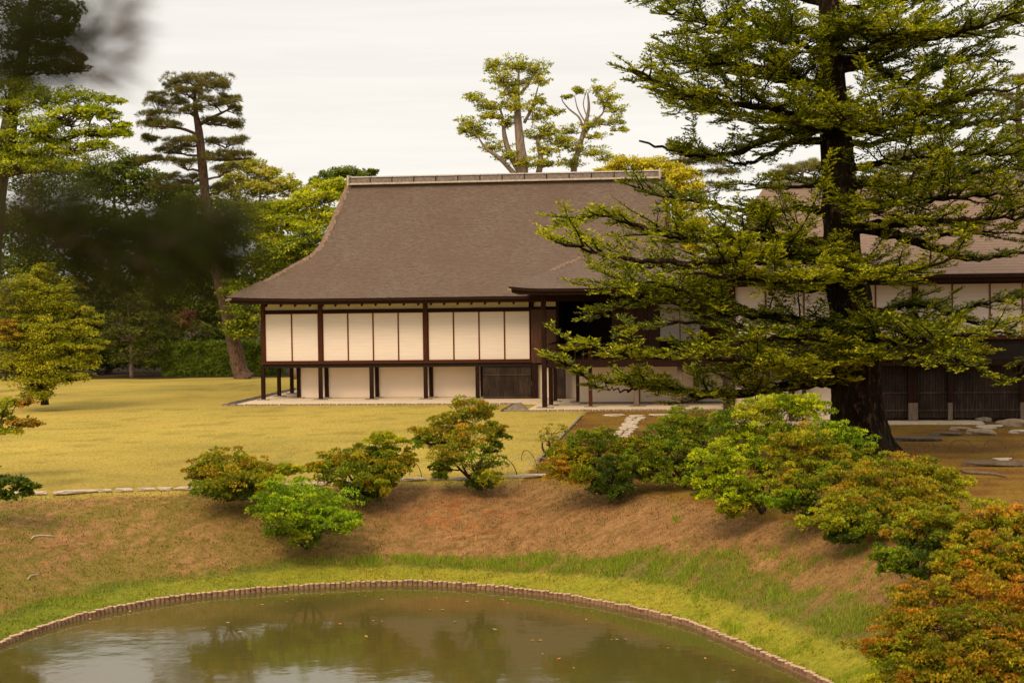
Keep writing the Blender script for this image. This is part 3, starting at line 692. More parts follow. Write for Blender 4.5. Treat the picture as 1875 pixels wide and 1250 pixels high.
# sand apron and its kerb stones
apA = empty('sand_apron', O, rotz); tag(apA, 'pale sanded apron under the raised villa edged with small kerb stones', 'apron')
uE = uvg(415, 741)[0]; vE = uvg(700, 741.5)[1]; uK = uvg(955, 739)[0]; vW = uvg(1100, 752.5)[1]; uWl = uvg(968, 752)[0]
MB().box(uE+.55, uvg(1335, 747)[0], vE+.1, 10.5, -.05, .06).build('sand', M_sand, apA)
MB().box(uWl, uvg(1335, 747)[0], vW+.1, vE+.1, -.05, .064).build('sand', M_sand, apA)
def kerb(u0, v0, u1, v1, st=.3, hgt=.075, w_=.07, mat=M_stone, par=apA):
    Ld = math.hypot(u1-u0, v1-v0); s = 0; ang = math.atan2(v1-v0, u1-u0)
    while s < Ld:
        l = st*rr.uniform(.7, 1.3); t = (s+l/2)/Ld
        me = rock_mesh(rr, l/2*1.02, w_*rr.uniform(.8, 1.2), hgt*rr.uniform(.8, 1.1), mat, name='kerb_stone', sub=1, rough=.12, flat=True)
        o = link('kerb_stone', me, par, (u0+(u1-u0)*t, v0+(v1-v0)*t, .01)); o.rotation_euler = (0, 0, ang); s += l
kerb(uE, vE, uK, vE); kerb(uE, vE, uE+.1, 8, .4); kerb(uWl, vW, uvg(1330, 752)[0], vW, .28); kerb(uWl, vW, uK, vE, .3)
kerb(uE+.55, vE+.45, uE+.55, 8, .4, mat=M_dstone)
MB().box(uE+.06, uE+.5, vE+.06, 8, -.05, .035).build('gravel_strip', M_dstone, apA)
kerb(uvg(920, 752.5)[0], vW, uvg(945, 739)[0], vE, .3, mat=M_dstone)
# pebbles in the drain corner
pb = []
for i in range(420):
    t = rr.random(); s_ = rr.random(); vv = vW+(vE-vW)*t; ua = uvg(922, 752.5)[0]+(uvg(946, 739)[0]-uvg(922, 752.5)[0])*t; ub = uWl+(uK-uWl)*t
    pb.append((ua+(ub-ua)*s_, vv, .03))
b = MB()
for p in pb:
    r = rr.uniform(.03, .06); b.add([(p[0]-r, p[1], p[2]), (p[0]+r, p[1], p[2]), (p[0], p[1]-r, p[2]), (p[0], p[1]+r, p[2]), (p[0], p[1], p[2]+r*.7)], [(0,2,4),(2,1,4),(1,3,4),(3,0,4)])
tag(b.build('pebble', M_stone, apA), kind='stuff')

# ---- side house B
vB0 = uvg(1672, 773)[1]; print('B v', vB0, 'A u', uS)
offB = OB
zBe = Zh(1500, 505, vB0-1.2)
silLB = [(1405,290),(1406,330),(1385,365),(1371,400),(1345,440),(1310,475),(1270,505),(1262,512)]
silRB = [(2400,290),(2400,600)]
roof(houseB, offB, vB0-1.2, vB0+5.2, vB0+11.6, zBe, Zh(1700, 333, vB0+5.2), silLB, silRB, M_roofb, rows=20)
uL2, uR2 = hit(1408, 328, vB0+5.2)[0], hit(2390, 310, vB0+5.2)[0]; zb = Zh(1700, 333, vB0+5.2)-.05
box(houseB, 'ridge_base', M_ridge, uL2, uR2, vB0+4.85, vB0+5.6, zb, zb+.07, off=offB)
k = 24; du = (uR2-uL2)/k
for i in range(k):
    box(houseB, 'ridge_tile', M_ridge, uL2+i*du+.012, uL2+(i+1)*du-.012, vB0+4.95, vB0+5.5, zb+.07, zb+.30, off=offB)
box(houseB, 'gable_board', M_red, hit(1369, 396, vB0+3)[0]-.02, hit(1369, 396, vB0+3)[0]+.1, vB0+2.6, vB0+2.7, Zh(1369, 412, vB0+2.6), Zh(1369, 390, vB0+2.6), off=offB)
zBf = Zh(1700, 668, vB0); zBs = Zh(1700, 616, vB0); zBt = Zh(1700, 519, vB0)
lft = 1345
edges = [1345, 1402, 1472, 1538, 1603.5, 1675, 1744, 1813, 1873, 1940, 2010]
for i, (a_, b_) in enumerate(zip(edges[:-1], edges[1:])):
    ua, ub = U(a_, vB0, 570), U(b_, vB0, 570)
    pn = MB().box(ua+.03-offB[0], ub-.03-offB[0], vB0+.05-offB[1], vB0+.07-offB[1], zBs+.03, zBt-.03).build('shoji_panel', M_shoji, houseB)
    MB().box(ub-.03-offB[0], ub+.005-offB[0], vB0+.03-offB[1], vB0+.08-offB[1], zBs, zBt).build('panel_frame', M_stile, pn)
for px_ in (1341, 1675.5, 1945):
    u = U(px_, vB0, 570); box(houseB, 'post', M_red, u-.1, u+.1, vB0-.02, vB0+.14, zBs-.1, zBe+.2, off=offB)
uBl, uBr = U(1336, vB0, 570), U(2020, vB0, 570)
box(houseB, 'lintel', M_red, uBl, uBr, vB0, vB0+.12, zBt, zBt+.12, off=offB)
box(houseB, 'upper_wall', M_plaster2, uBl, uBr, vB0+.06, vB0+.1, zBt+.12, zBe+.25, off=offB)
box(houseB, 'sill', M_red, uBl, uBr, vB0-.1, vB0+.16, zBs-.1, zBs, off=offB)
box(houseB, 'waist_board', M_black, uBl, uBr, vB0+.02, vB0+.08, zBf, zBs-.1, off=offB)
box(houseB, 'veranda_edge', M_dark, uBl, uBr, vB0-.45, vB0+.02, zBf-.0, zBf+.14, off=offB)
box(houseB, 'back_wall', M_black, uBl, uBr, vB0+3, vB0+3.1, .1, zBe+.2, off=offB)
for i, (a_, b_) in enumerate(((1346, 1383), (1388, 1450), (1455, 1470), (1476, 1540), (1545, 1604))):
    box(houseB, 'plaster_panel', M_plaster, U(a_, vB0, 700), U(b_, vB0, 700), vB0+.3, vB0+.36, .07, zBf-.05, off=offB)
for px_, wd in ((1333, .32), (1385, .1), (1406, .14), (1447, .12), (1472, .13)):
    u = U(px_, vB0, 700); box(houseB, 'post', M_grey, u-wd/2, u+wd/2, vB0-.05, vB0+.12, .06, zBf, off=offB)
ua, ub = U(1606, vB0, 700), U(1960, vB0, 700); nsl = 130
for i in range(nsl):
    a_ = ua+(ub-ua)*i/nsl; box(houseB, 'slat', M_grey, a_, a_+(ub-ua)/nsl*.58, vB0+.05, vB0+.08, .12+.03*rr.random(), zBf, off=offB)
box(houseB, 'slat_backing', M_black, ua, ub, vB0+.13, vB0+.18, .08, zBf, off=offB)
for zz in (.35, .9): box(houseB, 'slat_rail', M_grey, ua, ub, vB0+.02, vB0+.045, zz, zz+.05, off=offB)
for px_, wd, zt in ((1667.5, .13, zBf), (1676, .14, zBf), (1740, .13, zBf), (1873, .14, zBf)):
    u = U(px_, vB0-.1, 720); box(houseB, 'post', M_dark, u-wd/2, u+wd/2, vB0-.12, vB0+.01, .62, zt, off=offB); box(houseB, 'post_foot', M_greyl, u-wd/2-.003, u+wd/2+.003, vB0-.125, vB0+.013, .04, .62, off=offB)
apB = empty('sand_strip', O+UD*offB[0]+VD*offB[1], rotz); tag(apB, 'pale sand strip along the foot of the slatted wall behind the fir', 'path')
MB().box(U(1325, vB0, 760)-offB[0], U(1795, vB0, 760)-offB[0], vB0-.95-offB[1], vB0+.3-offB[1], -.05, .05).build('sand', M_sand, apB)

# ------------------------------------------------------------------ foliage machinery
def unit(a): return a/(np.linalg.norm(a, axis=-1, keepdims=True)+1e-9)
def rnd_unit(rng, n): return unit(rng.normal(size=(n, 3)))
class Leaves:
    def __init__(s): s.q = []; s.c = []
    def diamonds(s, C, N, D, ln, wd, col, fold=.0):
        """C base points, D leaf direction, N face normal"""
        D = unit(D); S = unit(np.cross(N, D)); ln = np.broadcast_to(np.asarray(ln, float), (len(C),))[:, None]; wd = np.broadcast_to(np.asarray(wd, float), (len(C),))[:, None]
        m = C+D*ln*.45
        q = np.stack([C, m+S*wd/2, C+D*ln, m-S*wd/2], 1); s.q.append(q); s.c.append(col)
    def mesh(s, name, mat, org):
        Q = np.concatenate(s.q)-np.asarray(org); n = len(Q); V = Q.reshape(-1, 3); F = np.arange(4*n).reshape(n, 4)
        return poly_mesh(name, V, F, 4, mat, np.clip(np.concatenate(s.c), .002, .9))
    def count(s): return sum(len(q) for q in s.q)*2
def palette(rng, n, cols, wts=None, grp=None, jit=.18, gj=.2):
    """per-leaf base colours: picks per clump then jitters"""
    cols = np.array(cols); k = rng.choice(len(cols), size=n if grp is None else grp.max()+1, p=wts)
    c = cols[k] if grp is None else cols[k][grp]
    if grp is not None:
        g = 1+gj*rng.normal(size=grp.max()+1); c = c*np.clip(g, .5, 1.6)[grp][:, None]
    mixc = cols[rng.integers(0, len(cols), n)]; c = c*.75+mixc*.25
    return c*np.clip(1+jit*rng.normal(size=(n, 1)), .4, 1.8)
def pad_points(rng, c, Rr, m, k, low=.25, flat=.6, subr=.3, spread=(.45, .95)):
    """clumps on an ellipsoid pad; returns points, outward normals, clump index, clump centres"""
    d = rnd_unit(rng, m); d[:, 2] = np.where(rng.random(m) > low, np.abs(d[:, 2]), -np.abs(d[:, 2])*.6)
    cc = c+d*np.array(Rr)*rng.uniform(*spread, (m, 1))
    rs = min(Rr[0], Rr[1])*subr*rng.uniform(.7, 1.3, m)
    g = np.repeat(np.arange(m), k); e = rnd_unit(rng, m*k); e[:, 2] = np.where(rng.random(m*k) > .3, np.abs(e[:, 2]), e[:, 2])
    p = cc[g]+e*rs[g][:, None]*np.array([1, 1, flat])*rng.uniform(.35, 1, (m*k, 1))**.5
    nrm = unit(e*.6+d[g]*.4+np.array([0, 0, .45])+rng.normal(size=(m*k, 3))*.35)
    return p, nrm, g, cc
def bez(a, b, sag, n=6, rng=None, wig=.0):
    a = np.array(a); b = np.array(b); out = []
    for i in range(n+1):
        t = i/n; p = a*(1-t)+b*t+np.array([0, 0, 1])*sag*4*t*(1-t)*np.linalg.norm(b-a)
        if rng is not None and 0 < i < n: p = p+rng.normal(size=3)*wig*np.linalg.norm(b-a)
        out.append(p)
    return out
def tree(name, label, cat, base, trunks, pads, Y0, rng_seed, leaf, bark, cols, wts=None, dens=1.0, style='leaf', mat=None, twig_r=.012, group=None, m_per=26, k_per=60, low=.25, trunk_r=None, limb_name='limb', subr=.3, crown_name='crown', limb_r=.05, depthr=.9, flat=.6, side=7, topcols=None, topfrac=.0, limbs=None, spread=(.45, .95)):
    """trunks: list of ([(px,py,dY,r)...]); pads: (px,py,rx,ry,dY[,colour index])"""
    rng = np.random.default_rng(rng_seed); base = np.array(base, float)
    root = empty(name, base); tag(root, label, cat, group)
    nodes = []
    for t in trunks:
        P3 = [W(a, b_, Y0+dy) for a, b_, dy, r in t]; P3c = catmull(P3, 4, closed=False); rr_ = np.interp(np.linspace(0, 1, len(P3c)), np.linspace(0, 1, len(t)), [q[3] for q in t])
        b = MB(); b.tube([p-base for p in P3c], list(rr_), side+3); b.build('trunk', bark, root, smooth=True)
        nodes += [(p, r) for p, r in zip(P3c, rr_)]
    for t in (limbs or []):
        P3 = [W(a, b_, Y0+dy) for a, b_, dy, r in t]; P3c = catmull(P3, 4, closed=False); rr_ = np.interp(np.linspace(0, 1, len(P3c)), np.linspace(0, 1, len(t)), [q[3] for q in t])
        b = MB(); b.tube([p-base for p in P3c], list(rr_), side); b.build(limb_name, bark, root, smooth=True); nodes += [(p, r) for p, r in zip(P3c, rr_)]
    L_ = Leaves(); lb = MB(); tot = 0
    for pd in pads:
        px, py, rx, ry, dy = pd[:5]; c = W(px, py, Y0+dy); mpp = (Y0+dy)/FPX; Rr = (rx*mpp, rx*mpp*depthr, ry*mpp)
        sz = max(.35, Rr[0]*Rr[1]+Rr[0]*Rr[2]); m = max(5, int(m_per*(.5+.5*min(4, sz/1.0)))); k = max(8, int(k_per*dens))
        p, nr, g, cc = pad_points(rng, c, Rr, m, k, low, flat, subr, spread)
        # limb to the pad
        base_pt = c-np.array([0, 0, Rr[2]*.35])
        cand = [(np.linalg.norm((base_pt-q)*np.array([1, 1, 1.3]))+max(0, q[2]-base_pt[2])*1.5, q, r) for q, r in nodes]
        dd, q, r = min(cand, key=lambda t_: t_[0])
        pts = bez(q, base_pt, -.06+.04*rng.random(), 5, rng, .035); r0 = min(r*.75, limb_r*(.6+.5*min(2, Rr[0])))
        lb.tube([x-base for x in pts], list(np.linspace(r0, r0*.45, 6)), side-1, cap=False); nodes += [(x, r0*(1-.1*i)) for i, x in enumerate(pts[1:])]
        for ci in range(min(m, 34)):
            tp_ = cc[ci]; lb.tube([x-base for x in bez(pts[3+ci % 3], tp_, .0, 3, rng, .06)], [r0*.4, r0*.3, twig_r, twig_r*.5], 4, cap=False)
        ci_ = pd[5] if len(pd) > 5 else None
        cl = palette(rng, len(p), cols if ci_ is None else ci_, wts if ci_ is None else None, g)
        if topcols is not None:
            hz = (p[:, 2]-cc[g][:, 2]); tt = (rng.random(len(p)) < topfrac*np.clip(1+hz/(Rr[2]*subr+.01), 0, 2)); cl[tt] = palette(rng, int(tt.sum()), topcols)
        if style == 'leaf':
            D = unit(rng.normal(size=(len(p), 3))*np.array([1, 1, .5])+nr*.25); N = unit(nr-D*np.sum(nr*D, 1, keepdims=True))
            L_.diamonds(p, N, D, leaf[0]*rng.uniform(.7, 1.3, len(p)), leaf[1]*rng.uniform(.7, 1.3, len(p)), cl)
        else:       # tufts: a whorl of narrow leaves
            kk = leaf[2]; P_ = np.repeat(p, kk, 0); N_ = np.repeat(nr, kk, 0); cc_ = np.repeat(cl, kk, 0)*np.clip(1+.12*rng.normal(size=(len(p)*kk, 1)), .6, 1.4)
            D = unit(rnd_unit(rng, len(P_))*leaf[3]+N_*1.0); N2 = unit(np.cross(D, rnd_unit(rng, len(P_))))*1.0
            fl = np.sum(N2*N_, 1, keepdims=True) < 0; N2 = np.where(fl, -N2, N2)
            L_.diamonds(P_, N2, D, leaf[0]*rng.uniform(.7, 1.25, len(P_)), leaf[1], cc_)
    lb.build(limb_name, bark, root, smooth=True)
    link(crown_name, L_.mesh(crown_name, mat or M_leaf, base), root)
    global TRI; TRI += L_.count(); return root
TRI = 0

# ------------------------------------------------------------------ the big fir
rng = np.random.default_rng(8)
YF = 45.3
tr = [(1600,852,0,.86),(1588,830,0,.74),(1577,795,0,.64),(1570,740,0,.65),(1566,690,0,.63),(1563,600,0,.58),(1550,520,0,.53),(1541,450,0,.47),(1537,350,0,.43),(1532,270,0,.39),(1527,180,0,.34),(1523,90,0,.30),(1520,0,0,.27),(1518,-100,0,.2),(1514,-260,0,.12),(1512,-420,0,.03)]
fb0 = W(1590, 832, YF); fb0[2] = 0
fir = empty('fir_tree', fb0); tag(fir, 'large dark fir with layered bright-tipped branches standing in front of the houses', 'tree')
P3 = np.array([W(a, b_, YF+c) for a, b_, c, r in tr]); P3c = catmull(P3, 12, closed=False); rad = np.interp(np.linspace(0, 1, len(P3c)), np.linspace(0, 1, len(tr)), [q[3] for q in tr])
# trunk with fluted, lumpy section and root flare
Vt = []; Ft = []; ns = 72
for i, (p, r) in enumerate(zip(P3c, rad)):
    for k in range(ns):
        g = 2*math.pi*k/ns; zz = p[2]
        fl = 1+.05*math.sin(3*g+zz*.5)+.03*math.sin(7*g-zz*1.1)+.035*math.sin(5*g+zz*3.1)*math.sin(zz*2.3+g)
        fl *= 1+.16*(float(fbm(g*3.5*1.0, zz*1.6, 7, 1.0))-.5)+.10*(float(vnoise(g*9.0, zz*3.5, 8, 1.0))-.5)*math.sin(g/2)**.5
        if zz < 1.3: fl *= 1+(1.3-zz)*.16*(1+.8*math.sin(5*g+1))
        Vt.append(p+np.array([math.cos(g)*r*fl, math.sin(g)*r*fl, 0])-fb0)
for i in range(len(P3c)-1):
    for k in range(ns): Ft.append((i*ns+k, i*ns+(k+1) % ns, (i+1)*ns+(k+1) % ns, (i+1)*ns+k))
me = bpy.data.meshes.new('trunk'); me.from_pydata([tuple(v) for v in Vt], [], Ft); me.update(); me.materials.append(M_bark); me.polygons.foreach_set('use_smooth', [True]*len(Ft))
link('trunk', me, fir)
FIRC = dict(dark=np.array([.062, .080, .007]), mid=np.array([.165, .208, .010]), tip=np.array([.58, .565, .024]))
def fir_limb(pts, r0, wid=1.0, dens=1.0, bright=.5, start=.09, up=.26, lift=.0):
    global TRI
    P3 = np.array([W(a, b_, YF+c) for a, b_, c in pts]); C = catmull(P3, 7, closed=False)
    C[1:-1] += rng.normal(size=C[1:-1].shape)*.03
    cl = np.concatenate([[0], np.cumsum(np.linalg.norm(np.diff(C, axis=0), axis=1))]); Lt = cl[-1]
    root = bpy.data.objects.new('branch', None)
    b = MB(); b.tube([p-fb0 for p in C], list(r0*.82*(1-.85*np.linspace(0, 1, len(C))**.8)), 8)
    def at(s): return np.array([np.interp(s, cl, C[:, i]) for i in range(3)])
    twigA = []; twigD = []; twigN = []; twigB = []
    s = Lt*start; side = 1
    if pts[0][1] < 350: dens *= 1.15
    base_w = wid*(1.42 if pts[0][1] < 350 else 1.22)*min(1.9, .42*Lt+.35)
    while s < Lt:
        t = s/Lt; p = at(s); tan = unit(at(min(Lt, s+.1))-at(max(0, s-.1)))
        hz = unit(np.array([-tan[1], tan[0], 0]))
        L2 = base_w*(1.0-.62*t)*rng.uniform(.55, 1.15)*(.45+.55*min(1, t/.25))
        pn_ = float(vnoise(p[0]*1.3+p[2]*2.1, p[1]*1.3, 15, 1.0)); skip = rng.random() < .16 or pn_ < .2
        L2 *= .55+.95*pn_; tilt = rng.normal()*.16+.30*(pn_-.5)
        for sd_ in (() if skip else (side,)):
            d2 = unit(tan*rng.uniform(.45, .8)+hz*sd_*rng.uniform(.7, 1.0)+np.array([0, 0, rng.uniform(-.10, up)+lift+tilt]))
            n2 = max(2, int(L2/.25)); pts2 = [p]; q = p.copy(); dd = d2.copy()
            for j in range(n2):
                dd = unit(dd+np.array([0, 0, .05])+rng.normal(size=3)*.13); q = q+dd*L2/n2; pts2.append(q.copy())
            pts2 = np.array(pts2); b.tube([x-fb0 for x in pts2], list(np.linspace(r0*.13+.008, .004, len(pts2))), 5, cap=False)
            c2 = np.linspace(0, L2, len(pts2)); u = .12*L2; s3 = 1
            hz2 = unit(np.array([-d2[1], d2[0], 0.0]))
            while u < L2:
                a2 = np.array([np.interp(u, c2, pts2[:, i]) for i in range(3)]); t2 = u/L2
                L3 = (.18+.36*(1-t2)*min(1, L2))*rng.uniform(.6, 1.25)
                d3 = unit(d2*rng.uniform(.6, .9)+hz2*s3*rng.uniform(.5, .95)+np.array([0, 0, rng.uniform(-.16, .40)]))
                twigA.append(a2); twigD.append(d3*L3); twigN.append(L3); twigB.append((t2, t)); s3 = -s3; u += .064/dens
            twigA.append(pts2[-2]); twigD.append((pts2[-1]-pts2[-2])*1.3); twigN.append(.25); twigB.append((1, t))
        side = -side; s += .125/dens*(1+.3*rng.random())
    A = np.array(twigA); D = np.array(twigD); Lw = np.array(twigN); Bt = np.array(twigB)
    # along each twig: needle sprays left/right
    K = 11; lf = Leaves()
    tt = (np.arange(K)+.5)/K
    AA = np.repeat(A, K, 0); DD = np.repeat(D, K, 0); T = np.tile(tt, len(A)); S = np.tile(np.where(np.arange(K) % 2 == 0, 1., -1.), len(A))
    n = len(AA); du_ = unit(DD); hz = unit(np.stack([-du_[:, 1], du_[:, 0], np.zeros(n)], 1)+rng.normal(size=(n, 3))*.15)
    p = AA+DD*T[:, None]
    d = unit(du_*.75+hz*S[:, None]*.75+np.array([0, 0, .22])+rng.normal(size=(n, 3))*.18)
    nn = unit(np.array([0, 0, 1.0])+rng.normal(size=(n, 3))*.45); nn = unit(nn-d*np.sum(nn*d, 1, keepdims=True))
    ln = rng.uniform(.09, .155, n); wd = rng.uniform(.031, .052, n)
    bt2 = np.repeat(Bt, K, 0)
    kp = (fbm(p[:, 0]*1.4+p[:, 2]*1.9, p[:, 1]*1.4-p[:, 2]*.8, 45, 1.3) > .29) | (rng.random(n) < .25)
    p, d, nn, ln, wd, bt2, T = p[kp], d[kp], nn[kp], ln[kp], wd[kp], bt2[kp], T[kp]; n = len(p)
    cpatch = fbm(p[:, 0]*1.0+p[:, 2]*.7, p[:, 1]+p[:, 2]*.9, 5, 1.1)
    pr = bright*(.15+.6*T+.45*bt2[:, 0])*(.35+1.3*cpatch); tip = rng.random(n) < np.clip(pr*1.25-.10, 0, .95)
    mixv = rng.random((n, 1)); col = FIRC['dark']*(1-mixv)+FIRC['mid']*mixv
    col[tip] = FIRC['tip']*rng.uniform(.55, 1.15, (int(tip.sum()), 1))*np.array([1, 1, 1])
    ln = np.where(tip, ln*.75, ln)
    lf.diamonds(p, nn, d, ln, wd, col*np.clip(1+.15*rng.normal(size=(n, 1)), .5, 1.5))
    # end brush
    n = len(A); d = unit(unit(D)+np.array([0, 0, .15])+rng.normal(size=(n, 3))*.1); nn = unit(np.array([0, 0, 1.0])+rng.normal(size=(n, 3))*.5); nn = unit(nn-d*np.sum(nn*d, 1, keepdims=True))
    tip = rng.random(n) < bright*.8; col = np.where(tip[:, None], FIRC['tip']*rng.uniform(.5, 1.1, (n, 1)), FIRC['mid'])
    lf.diamonds(A+D*.9, nn, d, .09, .035, col)
    o = b.build('branch', M_bark, fir, smooth=True)
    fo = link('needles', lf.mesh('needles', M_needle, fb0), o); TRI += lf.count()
    return o
BR = [
 ([(1543,480,0),(1480,480,.8),(1390,480,1.4),(1290,490,2.0),(1190,490,2.4),(1120,480,2.6)], .13, 1.1, .9, .5),
 ([(1532,265,0),(1600,262,.8),(1700,240,1.6),(1790,225,2.2),(1880,220,2.6)], .13, 1.1, .9, .4),
 ([(1522,80,0),(1570,95,-1.0),(1630,60,-2.0),(1700,55,-2.8)], .11, 1.1, 1.1, .75),
 ([(1300,560,-2),(1240,530,-2.8),(1170,520,-3.3),(1105,530,-3.5)], .06, 1.0, 1.1, .75),
 ([(1680,448,.2),(1730,430,-.8),(1800,425,-1.6),(1880,430,-2.2)], .08, 1.1, 1.1, .7),
 ([(1660,558,.5),(1700,600,-.8),(1760,640,-1.6),(1840,650,-2.2)], .07, 1.0, 1, .7),
 ([(1400,512,-2.4),(1440,520,-3.2),(1500,510,-3.8)], .05, 1.0, 1.1, .85),
 # left side, top to bottom: (px,py,dY)
 ([(1520,10,0),(1440,-10,.4),(1350,-20,.8),(1260,-10,1.0),(1200,0,1.0)], .13, 1.0, 1, .35),
 ([(1522,70,0),(1440,52,-.3),(1370,62,-.6),(1330,58,-.8),(1280,38,-1),(1215,20,-1.2)], .17, 1.0, 1, .4),
 ([(1524,100,0),(1470,85,-1.5),(1400,70,-2.2),(1330,95,-2.8)], .12, .9, 1, .4),
 ([(1526,150,0),(1465,155,.6),(1390,140,1.2),(1300,125,1.6),(1225,95,1.9)], .14, 1.0, 1, .45),
 ([(1528,185,0),(1475,150,-.6),(1420,125,-1.3),(1335,118,-1.8),(1250,110,-2.3)], .14, 1.1, 1, .45),
 ([(1530,245,0),(1460,215,-.8),(1400,195,-1.5),(1310,190,-2.0),(1230,160,-2.4),(1155,126,-2.8)], .18, 1.15, 1.1, .65),
 ([(1530,225,0),(1470,225,1.0),(1400,215,1.8),(1300,205,2.2),(1240,190,2.4)], .14, 1.0, 1, .45),
 ([(1532,240,0),(1450,238,-.5),(1390,262,-.9),(1320,286,-1.2),(1250,280,-1.3),(1170,258,-1.5)], .19, .8, 1.1, .45),
 ([(1533,262,0),(1450,262,.3),(1410,280,.5),(1362,303,.6),(1325,290,.7)], .15, .6, .8, .4),
 ([(1535,395,0),(1470,380,.5),(1400,388,1.0),(1320,375,1.6),(1240,365,2.0),(1160,343,2.2)], .15, .9, 1, .4),
 ([(1538,330,0),(1480,340,-.8),(1420,345,-1.5),(1360,335,-2.3)], .10, .7, 1, .45),
 ([(1541,450,0),(1460,440,-.6),(1380,430,-1.2),(1290,440,-1.8),(1200,425,-2.2),(1110,395,-2.5),(1045,405,-2.6)], .20, 1.2, 1.15, .75),
 ([(1541,470,0),(1470,465,-1.2),(1390,470,-2.2),(1300,480,-3.0),(1200,480,-3.4),(1110,465,-3.6),(1030,447,-3.8)], .20, 1.15, 1.2, .85),
 ([(1545,520,0),(1480,515,-1.2),(1400,512,-2.4),(1320,505,-3.3),(1240,500,-3.9)], .17, 1.2, 1.1, .85),
 ([(1546,530,0),(1460,528,.2),(1390,512,.6),(1290,525,1.0),(1230,535,1.3)], .13, .75, 1, .45),
 ([(1556,590,0),(1480,590,-.7),(1380,575,-1.5),(1290,570,-2.0),(1210,552,-2.5),(1140,560,-2.8),(1088,577,-3)], .18, .85, 1.1, .5),
 ([(1558,620,0),(1470,610,.4),(1370,602,.8),(1270,590,1.4),(1180,600,1.8),(1140,610,2.0)], .13, .6, .9, .3),
 ([(1560,640,0),(1490,625,-1.5),(1420,618,-2.8),(1350,630,-3.6),(1300,640,-4)], .12, .75, 1, .5),
 ([(1562,700,0),(1500,700,-.5),(1420,712,-1),(1330,722,-1.4),(1240,715,-1.8),(1150,700,-2.1),(1080,690,-2.4),(1020,655,-2.6)], .24, .9, 1.2, .7),
 ([(1562,680,0),(1480,672,-1.6),(1390,664,-2.6),(1290,655,-3.4),(1190,650,-4.0),(1110,645,-4.4),(1050,632,-4.6)], .17, 1.0, 1.1, .75),
 ([(1563,690,0),(1510,680,-1.9),(1440,672,-3.0),(1380,668,-3.6)], .12, .8, 1.0, .65),
 ([(1190,706,-2),(1150,715,-2.4),(1115,712,-2.6),(1075,700,-2.8)], .05, .7, 1, .6),
 # right side
 ([(1521,20,0),(1600,10,.5),(1700,-10,1),(1800,-30,1.4)], .14, 1.1, 1, .4),
 ([(1523,60,0),(1610,65,1),(1700,70,1.8),(1790,60,2.4),(1870,40,2.8)], .15, 1.1, 1, .4),
 ([(1525,120,0),(1590,105,-.6),(1650,80,-1.2),(1740,62,-1.8),(1820,35,-2.3),(1890,-10,-2.6)], .19, 1.0, 1, .45),
 ([(1526,128,0),(1600,120,.5),(1660,150,.9),(1720,115,1.3),(1790,100,1.6),(1830,115,1.8)], .15, .9, 1, .35),
 ([(1530,240,0),(1600,238,-.8),(1660,215,-1.6),(1730,190,-2.2),(1790,165,-2.7),(1850,165,-3)], .19, 1.25, 1.15, .7),
 ([(1537,330,0),(1620,345,.2),(1700,330,.5),(1790,318,.8),(1890,300,1.0)], .16, 1.1, 1, .4),
 ([(1537,315,0),(1600,300,-1.2),(1680,290,-2.2),(1760,280,-3.0),(1840,285,-3.4)], .15, 1.1, 1, .55),
 ([(1540,385,0),(1610,375,-1.0),(1690,365,-2),(1780,360,-2.8),(1880,355,-3.2)], .17, 1.25, 1.1, .65),
 ([(1541,410,0),(1620,425,0),(1690,448,.2),(1760,472,.3),(1820,470,.4),(1900,455,.5)], .22, .6, .8, .3),
 ([(1541,420,0),(1640,410,-1.6),(1720,405,-2.6),(1800,400,-3.2),(1890,398,-3.6)], .17, 1.2, 1.05, .6),
 ([(1545,500,0),(1610,500,-1.4),(1680,490,-2.4),(1730,480,-3.0)], .16, 1.1, 1.1, .8),
 ([(1550,560,0),(1620,570,.4),(1650,556,.5),(1710,562,.6),(1760,585,.7),(1860,605,.8)], .19, .6, .8, .3),
 ([(1745,580,.6),(1770,565,.5),(1810,556,.4),(1865,548,.3),(1910,540,.3)], .09, .7, .9, .35),
 ([(1558,620,0),(1630,630,-1.3),(1700,622,-2.3),(1770,612,-3.0),(1850,610,-3.5)], .17, 1.1, 1.1, .6),
 ([(1560,650,0),(1620,655,-1.6),(1680,655,-2.8),(1740,650,-3.6),(1760,665,-3.9)], .15, 1.0, 1.1, .6),
 ([(1900,640,-2),(1880,670,-2.4),(1850,690,-2.7),(1825,700,-2.9)], .07, .9, 1, .5),
 # towards and away from the camera
 ([(1522,70,0),(1560,60,-1.6),(1600,50,-2.8)], .12, 1.0, 1, .6),
 ([(1530,235,0),(1535,225,-1.6),(1545,215,-3.2)], .14, 1.1, 1.1, .7),
 ([(1530,240,0),(1490,235,-1.5),(1445,225,-3.0)], .14, 1.1, 1.1, .7),
 ([(1540,390,0),(1580,385,-1.7),(1620,388,-3.2)], .13, 1.0, 1.1, .7),
 ([(1545,500,0),(1550,500,-1.7),(1545,488,-3.4)], .14, 1.15, 1.2, .85),
 ([(1545,510,0),(1590,515,-1.6),(1640,510,-3.1)], .13, 1.1, 1.2, .85),
 ([(1558,610,0),(1570,605,-1.4),(1590,600,-2.8)], .13, .9, 1, .4),
 ([(1530,200,0),(1500,190,1.6),(1470,180,3.0)], .12, 1.1, .9, .3),
 ([(1555,600,0),(1580,600,1.5),(1620,610,2.8)], .12, 1.0, .9, .3),
 ([(1519,-60,0),(1440,-70,0),(1350,-80,0)], .12, 1.1, .9, .3), ([(1519,-60,0),(1600,-75,0),(1700,-90,0)], .12, 1.1, .9, .3),
 ([(1516,-170,0),(1450,-190,0),(1390,-200,0)], .1, 1.1, .9, .3), ([(1516,-170,0),(1590,-190,0),(1650,-200,0)], .1, 1.1, .9, .3),
]
for e in BR: fir_limb(*e)
print('fir tris', TRI)

